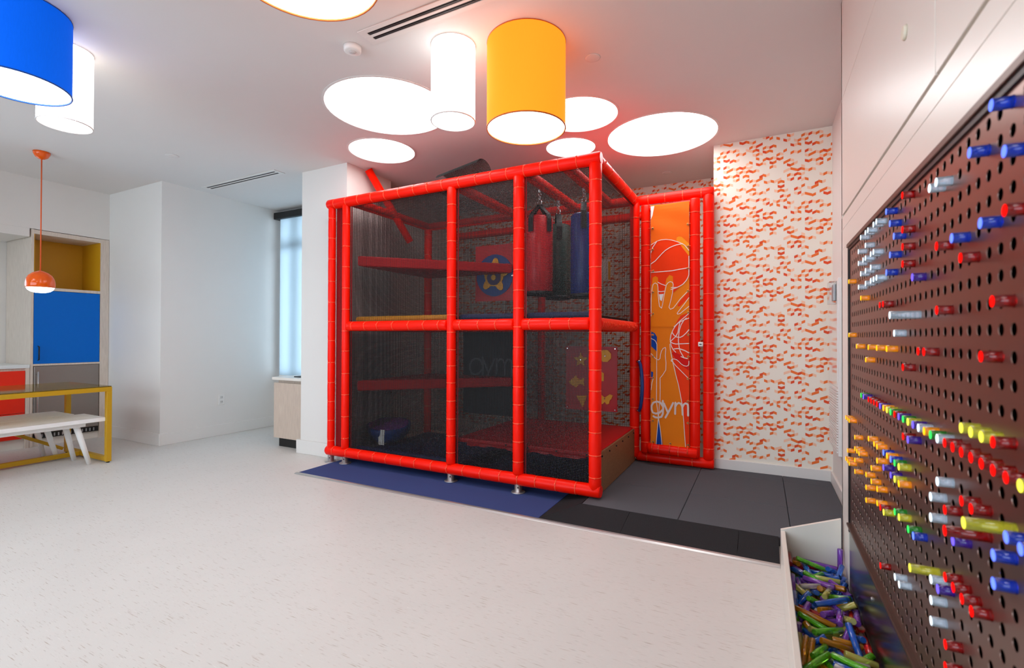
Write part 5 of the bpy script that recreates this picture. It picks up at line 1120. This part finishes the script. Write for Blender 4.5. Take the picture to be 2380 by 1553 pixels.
# ---------------------------------------------------------------- heating cabinet on the right wall
hc = thing('wall_heater', 'tall white wall heater with glossy panel above a louvred grille', 'heater', (XR, 4.42, .4))
hx0 = XR - .03
bx('casing', hx0 + .004, XR - .0005, 4.16, 4.64, .37, 1.66, M_WHITEP, hc, bev=.003)
bx('gloss_panel', hx0 - .002, hx0 + .004, 4.18, 4.62, .87, 1.64, mat('gloss_white_panel', (226, 222, 218), .06, spec=.8, var=.01, coat=.8), hc)
for i in range(24):
    bx('louvre', hx0 - .004, hx0 + .004, 4.18, 4.62, .392 + i * .0195, .403 + i * .0195, M_WHITEP, hc)
ac = thing('thermostat_guard', 'clear acrylic thermostat guard box on the wall heater panel', 'thermostat', (XR - .04, 4.25, 1.55))
bx('guard_cover', XR - .075, XR - .033, 4.185, 4.33, 1.475, 1.64, M_GLASS, ac, bev=.002)
bx('thermostat', XR - .05, XR - .034, 4.21, 4.30, 1.50, 1.62, M_WHITEP, ac, bev=.003)

# ---------------------------------------------------------------- alcove desk, outlet
dk = thing('alcove_cabinet', 'low oak laminate cabinet with white worktop under the alcove window', 'cabinet', (-4.6, 3.9, 0))
bx('carcass', -4.81, -4.365, 3.60, 4.385, .10, .735, M_WOODD, dk)
bx('door', -4.835, -4.365, 3.562, 3.582, .102, .712, M_WOODD, dk, bev=.001)
bx('worktop', -4.835, -4.365, 3.535, 4.39, .745, .775, M_LAM, dk, bev=.002)
bx('plinth', -4.80, -4.365, 3.605, 4.38, 0, .098, M_BLACK, dk)
tr = bx('desk_tray', -4.61, -4.37, 3.64, 3.82, .7755, .785, M_BLACK, None, bev=.003)
set_props(tr, 'flat black tray lying on the alcove cabinet worktop', 'tray')
ot = thing('wall_outlet', 'white double power outlet low on the left alcove wall', 'outlet', (-5.96, 3.66, .44))
bx('cover_plate', -5.9595, -5.953, 3.622, 3.70, .378, .502, M_WHITEP, ot, bev=.002)
for z in (.412, .468):
    s = bx('socket', -5.953, -5.950, 3.643, 3.679, z - .02, z + .02, mat('socket_white', (214, 212, 208), .35), ot, bev=.002)
    for dy in (-.008, .008): bx('socket_slot', -5.9501, -5.9494, 3.661 + dy - .0015, 3.661 + dy + .0015, z - .006, z + .01, M_BLACK, s)

# ---------------------------------------------------------------- kitchen end on the left
XK = -7.11
tc_ = thing('tall_cabinet', 'tall oak cabinet with yellow open niche, blue door and grey appliance door', 'cabinet', (XK - .3, 2.6, 0))
yA, yB = 2.262, 2.972
bx('side_panel', -7.775, XK, yA, yA + .022, 0, 2.40, M_WOOD, tc_)
bx('side_panel', -7.775, XK, 2.885, yB, 0, 2.40, M_WOOD, tc_)
bx('top_panel', -7.775, XK, yA + .0225, 2.8845, 2.352, 2.398, M_WOOD, tc_)
M_NICHE = mat('mustard_laminate', (206, 152, 22), .5, var=.03)
bx('niche_back', -7.56, -7.55, yA + .023, 2.884, 1.768, 2.351, M_NICHE, tc_)
bx('niche_side', -7.549, XK - .002, 2.878, 2.884, 1.768, 2.351, M_NICHE, tc_)
bx('niche_side', -7.549, XK - .002, yA + .023, yA + .029, 1.768, 2.351, M_NICHE, tc_)
bx('shelf', -7.56, XK, yA + .0225, 2.8845, 1.735, 1.767, M_WOOD, tc_)
bd = bx('door', XK - .02, XK, yA + .026, 2.881, .915, 1.731, mat('cobalt_blue_door', (0, 106, 204), .5, spec=.2, var=.03), tc_, bev=.001)
b = MB(); b.tube([(XK, 2.325, .955), (XK + .028, 2.325, .96), (XK + .028, 2.325, 1.105), (XK, 2.325, 1.11)], .006, 8); b.build('handle', M_BLACK, bd)
bx('carcass', -7.775, XK - .022, yA + .0225, 2.8845, .10, 1.73, M_WOOD, tc_)
bx('shelf', XK - .02, XK, yA + .0225, 2.8845, .893, .913, M_WOOD, tc_)
gd = bx('appliance_door', XK - .018, XK + .004, yA + .032, 2.876, .145, .885, mat('warm_grey_steel', (142, 134, 128), .35, metal=.4, var=.03), tc_, bev=.003)
b = MB(); b.tube([(XK + .004, 2.315, .80), (XK + .04, 2.315, .80)], .006, 8); b.tube([(XK + .004, 2.315, .34), (XK + .04, 2.315, .34)], .006, 8); b.tube([(XK + .04, 2.315, .83), (XK + .04, 2.315, .31)], .008, 10); b.build('handle', M_CHROME, gd)
vg = bx('vent_grille', XK - .018, XK, yA + .032, 2.876, .085, .140, M_BLACK, tc_)
for i in range(22):
    y = yA + .06 + i * .036
    if y < 2.85: bx('grille_bar', XK, XK + .003, y, y + .012, .095, .13, M_STEEL, vg)
bx('plinth', XK - .05, XK - .03, yA + .0225, 2.8845, 0, .083, M_LAM, tc_)
bc = thing('drawer_cabinet', 'low cabinet with red drawers and white worktop left of the tall cabinet', 'cabinet', (XK - .3, 1.2, 0))
bx('worktop', -7.775, XK + .004, -.9, yA - .003, .872, .908, mat('pale_quartz', (226, 232, 232), .25, var=.02), bc, bev=.002)
bx('side_panel', -7.775, XK, 2.225, yA - .003, 0, .871, M_WOOD, bc)
bx('carcass', -7.775, XK - .022, -.9, 2.2245, .10, .871, M_WOOD, bc)
for yy0, yy1 in ((1.62, 2.222), (1.0, 1.612), (.38, .992)):
    for z0, z1 in ((.11, .255), (.26, .385), (.39, .845)):
        dr = bx('drawer', XK - .02, XK, yy0, yy1, z0, z1, mat('scarlet_drawer', (236, 40, 10), .4, var=.03), bc, bev=.001)
        b = MB(); yc = (yy0 + yy1) / 2; b.tube([(XK, yc - .06, z1 - .04), (XK + .026, yc - .06, z1 - .04), (XK + .026, yc + .06, z1 - .04), (XK, yc + .06, z1 - .04)], .005, 8); b.build('handle', M_BLACK, dr)
bx('plinth', XK - .05, XK - .03, -.9, 2.2245, 0, .098, M_LAM, bc)

# pendant
pl = thing('pendant_lamp', 'glossy orange pendant lamp with white glass hanging by the tall cabinet', 'pendant lamp', (-6.05, 1.99, ZC))
px, py = -6.05, 1.99
b = MB(); b.lathe((px, py, ZC), [(.006, -.072), (.010, -.068), (.022, -.066), (.045, -.050), (.060, -.022), (.064, -.001)], 32); b.build('canopy', M_ORANGE, pl)
b = MB(); b.tube([(px, py, ZC - .06), (px, py, 1.82)], .0048, 10); b.build('cord', mat('orange_cord', (226, 92, 30), .6), pl)
b = MB(); b.lathe((px, py, 1.63), [(.101, .050), (.1055, .062), (.106, .092), (.100, .130), (.085, .163), (.060, .188), (.03, .202), (.007, .212)], 40); b.build('shade', M_ORANGE, pl)
b = MB(); b.lathe((px, py, 1.63), [(0, 0), (.04, .003), (.07, .013), (.09, .030), (.099, .050)], 40); b.build('glass_bowl', emission('pendant_glow', (255, 250, 244), 4.0), pl)

# table
tb = thing('play_table', 'low table with mustard square tube frame and amber glass top', 'table', (-6.05, 1.4, 0))
def bar(name, x0, x1, y0, y1, z0, z1): return bx(name, x0, x1, y0, y1, z0, z1, M_YEL, tb, bev=.002)
q = .042
xa, xb, ya, yb = -6.49, -5.60, .35, 2.375
for x in (xa, xb - q):
    for y in (ya, yb - q):
        l = bar('leg', x, x + q, y, y + q, .012, .69); b = MB(); b.lathe((x + q / 2, y + q / 2, 0), [(.014, .0005), (.014, .012)], 10); b.build('glide', M_BLACK, l)
for x in (xa, xb - q): bar('top_rail', x, x + q, ya, yb, .69, .732)
for y in (ya, yb - q): bar('top_rail', xa + q, xb - q, y, y + q, .69, .732)
for y in (ya, yb - q): bar('foot_rail', xa + q, xb - q, y, y + q, .014, .056)
bar('stretcher', -6.178, -6.136, ya + q, yb - q, .014, .056)
b = MB(); b.tube([(xa + q / 2, yb - .06, .05), (xa + q / 2, 1.68, .42)], .021, 4, 0, True, False); b.build('brace', M_YEL, tb)
def tint_glass():
    m = bpy.data.materials.new('amber_glass'); m.use_nodes = True
    nt = m.node_tree; nt.nodes.remove(nt.nodes['Principled BSDF'])
    t = nt.nodes.new('ShaderNodeBsdfTransparent'); t.inputs[0].default_value = lin((240, 226, 180))
    d = nt.nodes.new('ShaderNodeBsdfDiffuse'); d.inputs[0].default_value = lin((206, 170, 70))
    g = nt.nodes.new('ShaderNodeBsdfGlossy'); g.inputs['Roughness'].default_value = .05
    x1 = nt.nodes.new('ShaderNodeMixShader'); x1.inputs[0].default_value = .26
    x2 = nt.nodes.new('ShaderNodeMixShader'); fr = nt.nodes.new('ShaderNodeFresnel'); fr.inputs[0].default_value = 1.3
    nt.links.new(t.outputs[0], x1.inputs[1]); nt.links.new(d.outputs[0], x1.inputs[2])
    nt.links.new(fr.outputs[0], x2.inputs[0]); nt.links.new(x1.outputs[0], x2.inputs[1]); nt.links.new(g.outputs[0], x2.inputs[2])
    nt.links.new(x2.outputs[0], nt.nodes['Material Output'].inputs[0]); return m
bx('glass_top', xa + .004, xb - .004, ya + .004, yb - .004, .733, .741, tint_glass(), tb)
M_BENCH = mat('white_painted_wood', (240, 238, 235), .45, var=.01)
def bench(label, x0, x1, y0, y1, zt):
    t = thing('bench', label, 'bench', ((x0 + x1) / 2, (y0 + y1) / 2, 0), 'white slatted benches at the table')
    n = 6; w = (x1 - x0) / n
    for i in range(n):
        bx('slat', x0 + w * i + (.004 if i else 0), x0 + w * (i + 1) - (.004 if i < n - 1 else 0), y0, y1 - (.0 if i not in (0,) else 0), zt - .038, zt, M_BENCH, t, bev=.004)
    bx('apron', x0 + .06, x1 - .06, y0 + .1, y1 - .14, zt - .075, zt - .039, M_BENCH, t)
    cx = (x0 + x1) / 2
    for sx in (-1, 1):
        for yy, sy in ((y1 - .2, 1), (y0 + .2, -1)):
            b = MB(); b.tube([(cx + sx * .115, yy, zt - .0395), (cx + sx * .155, yy + sy * .095, .001)], [.026, .019], 16); b.build('leg', M_BENCH, t)
bench('white slatted bench on the near side, under the front edge of the mustard table', -6.08, -5.63, .5, 2.345, .44)
bench('white slatted bench farther back under the mustard table, half hidden', -6.56, -6.12, .45, 2.28, .44)
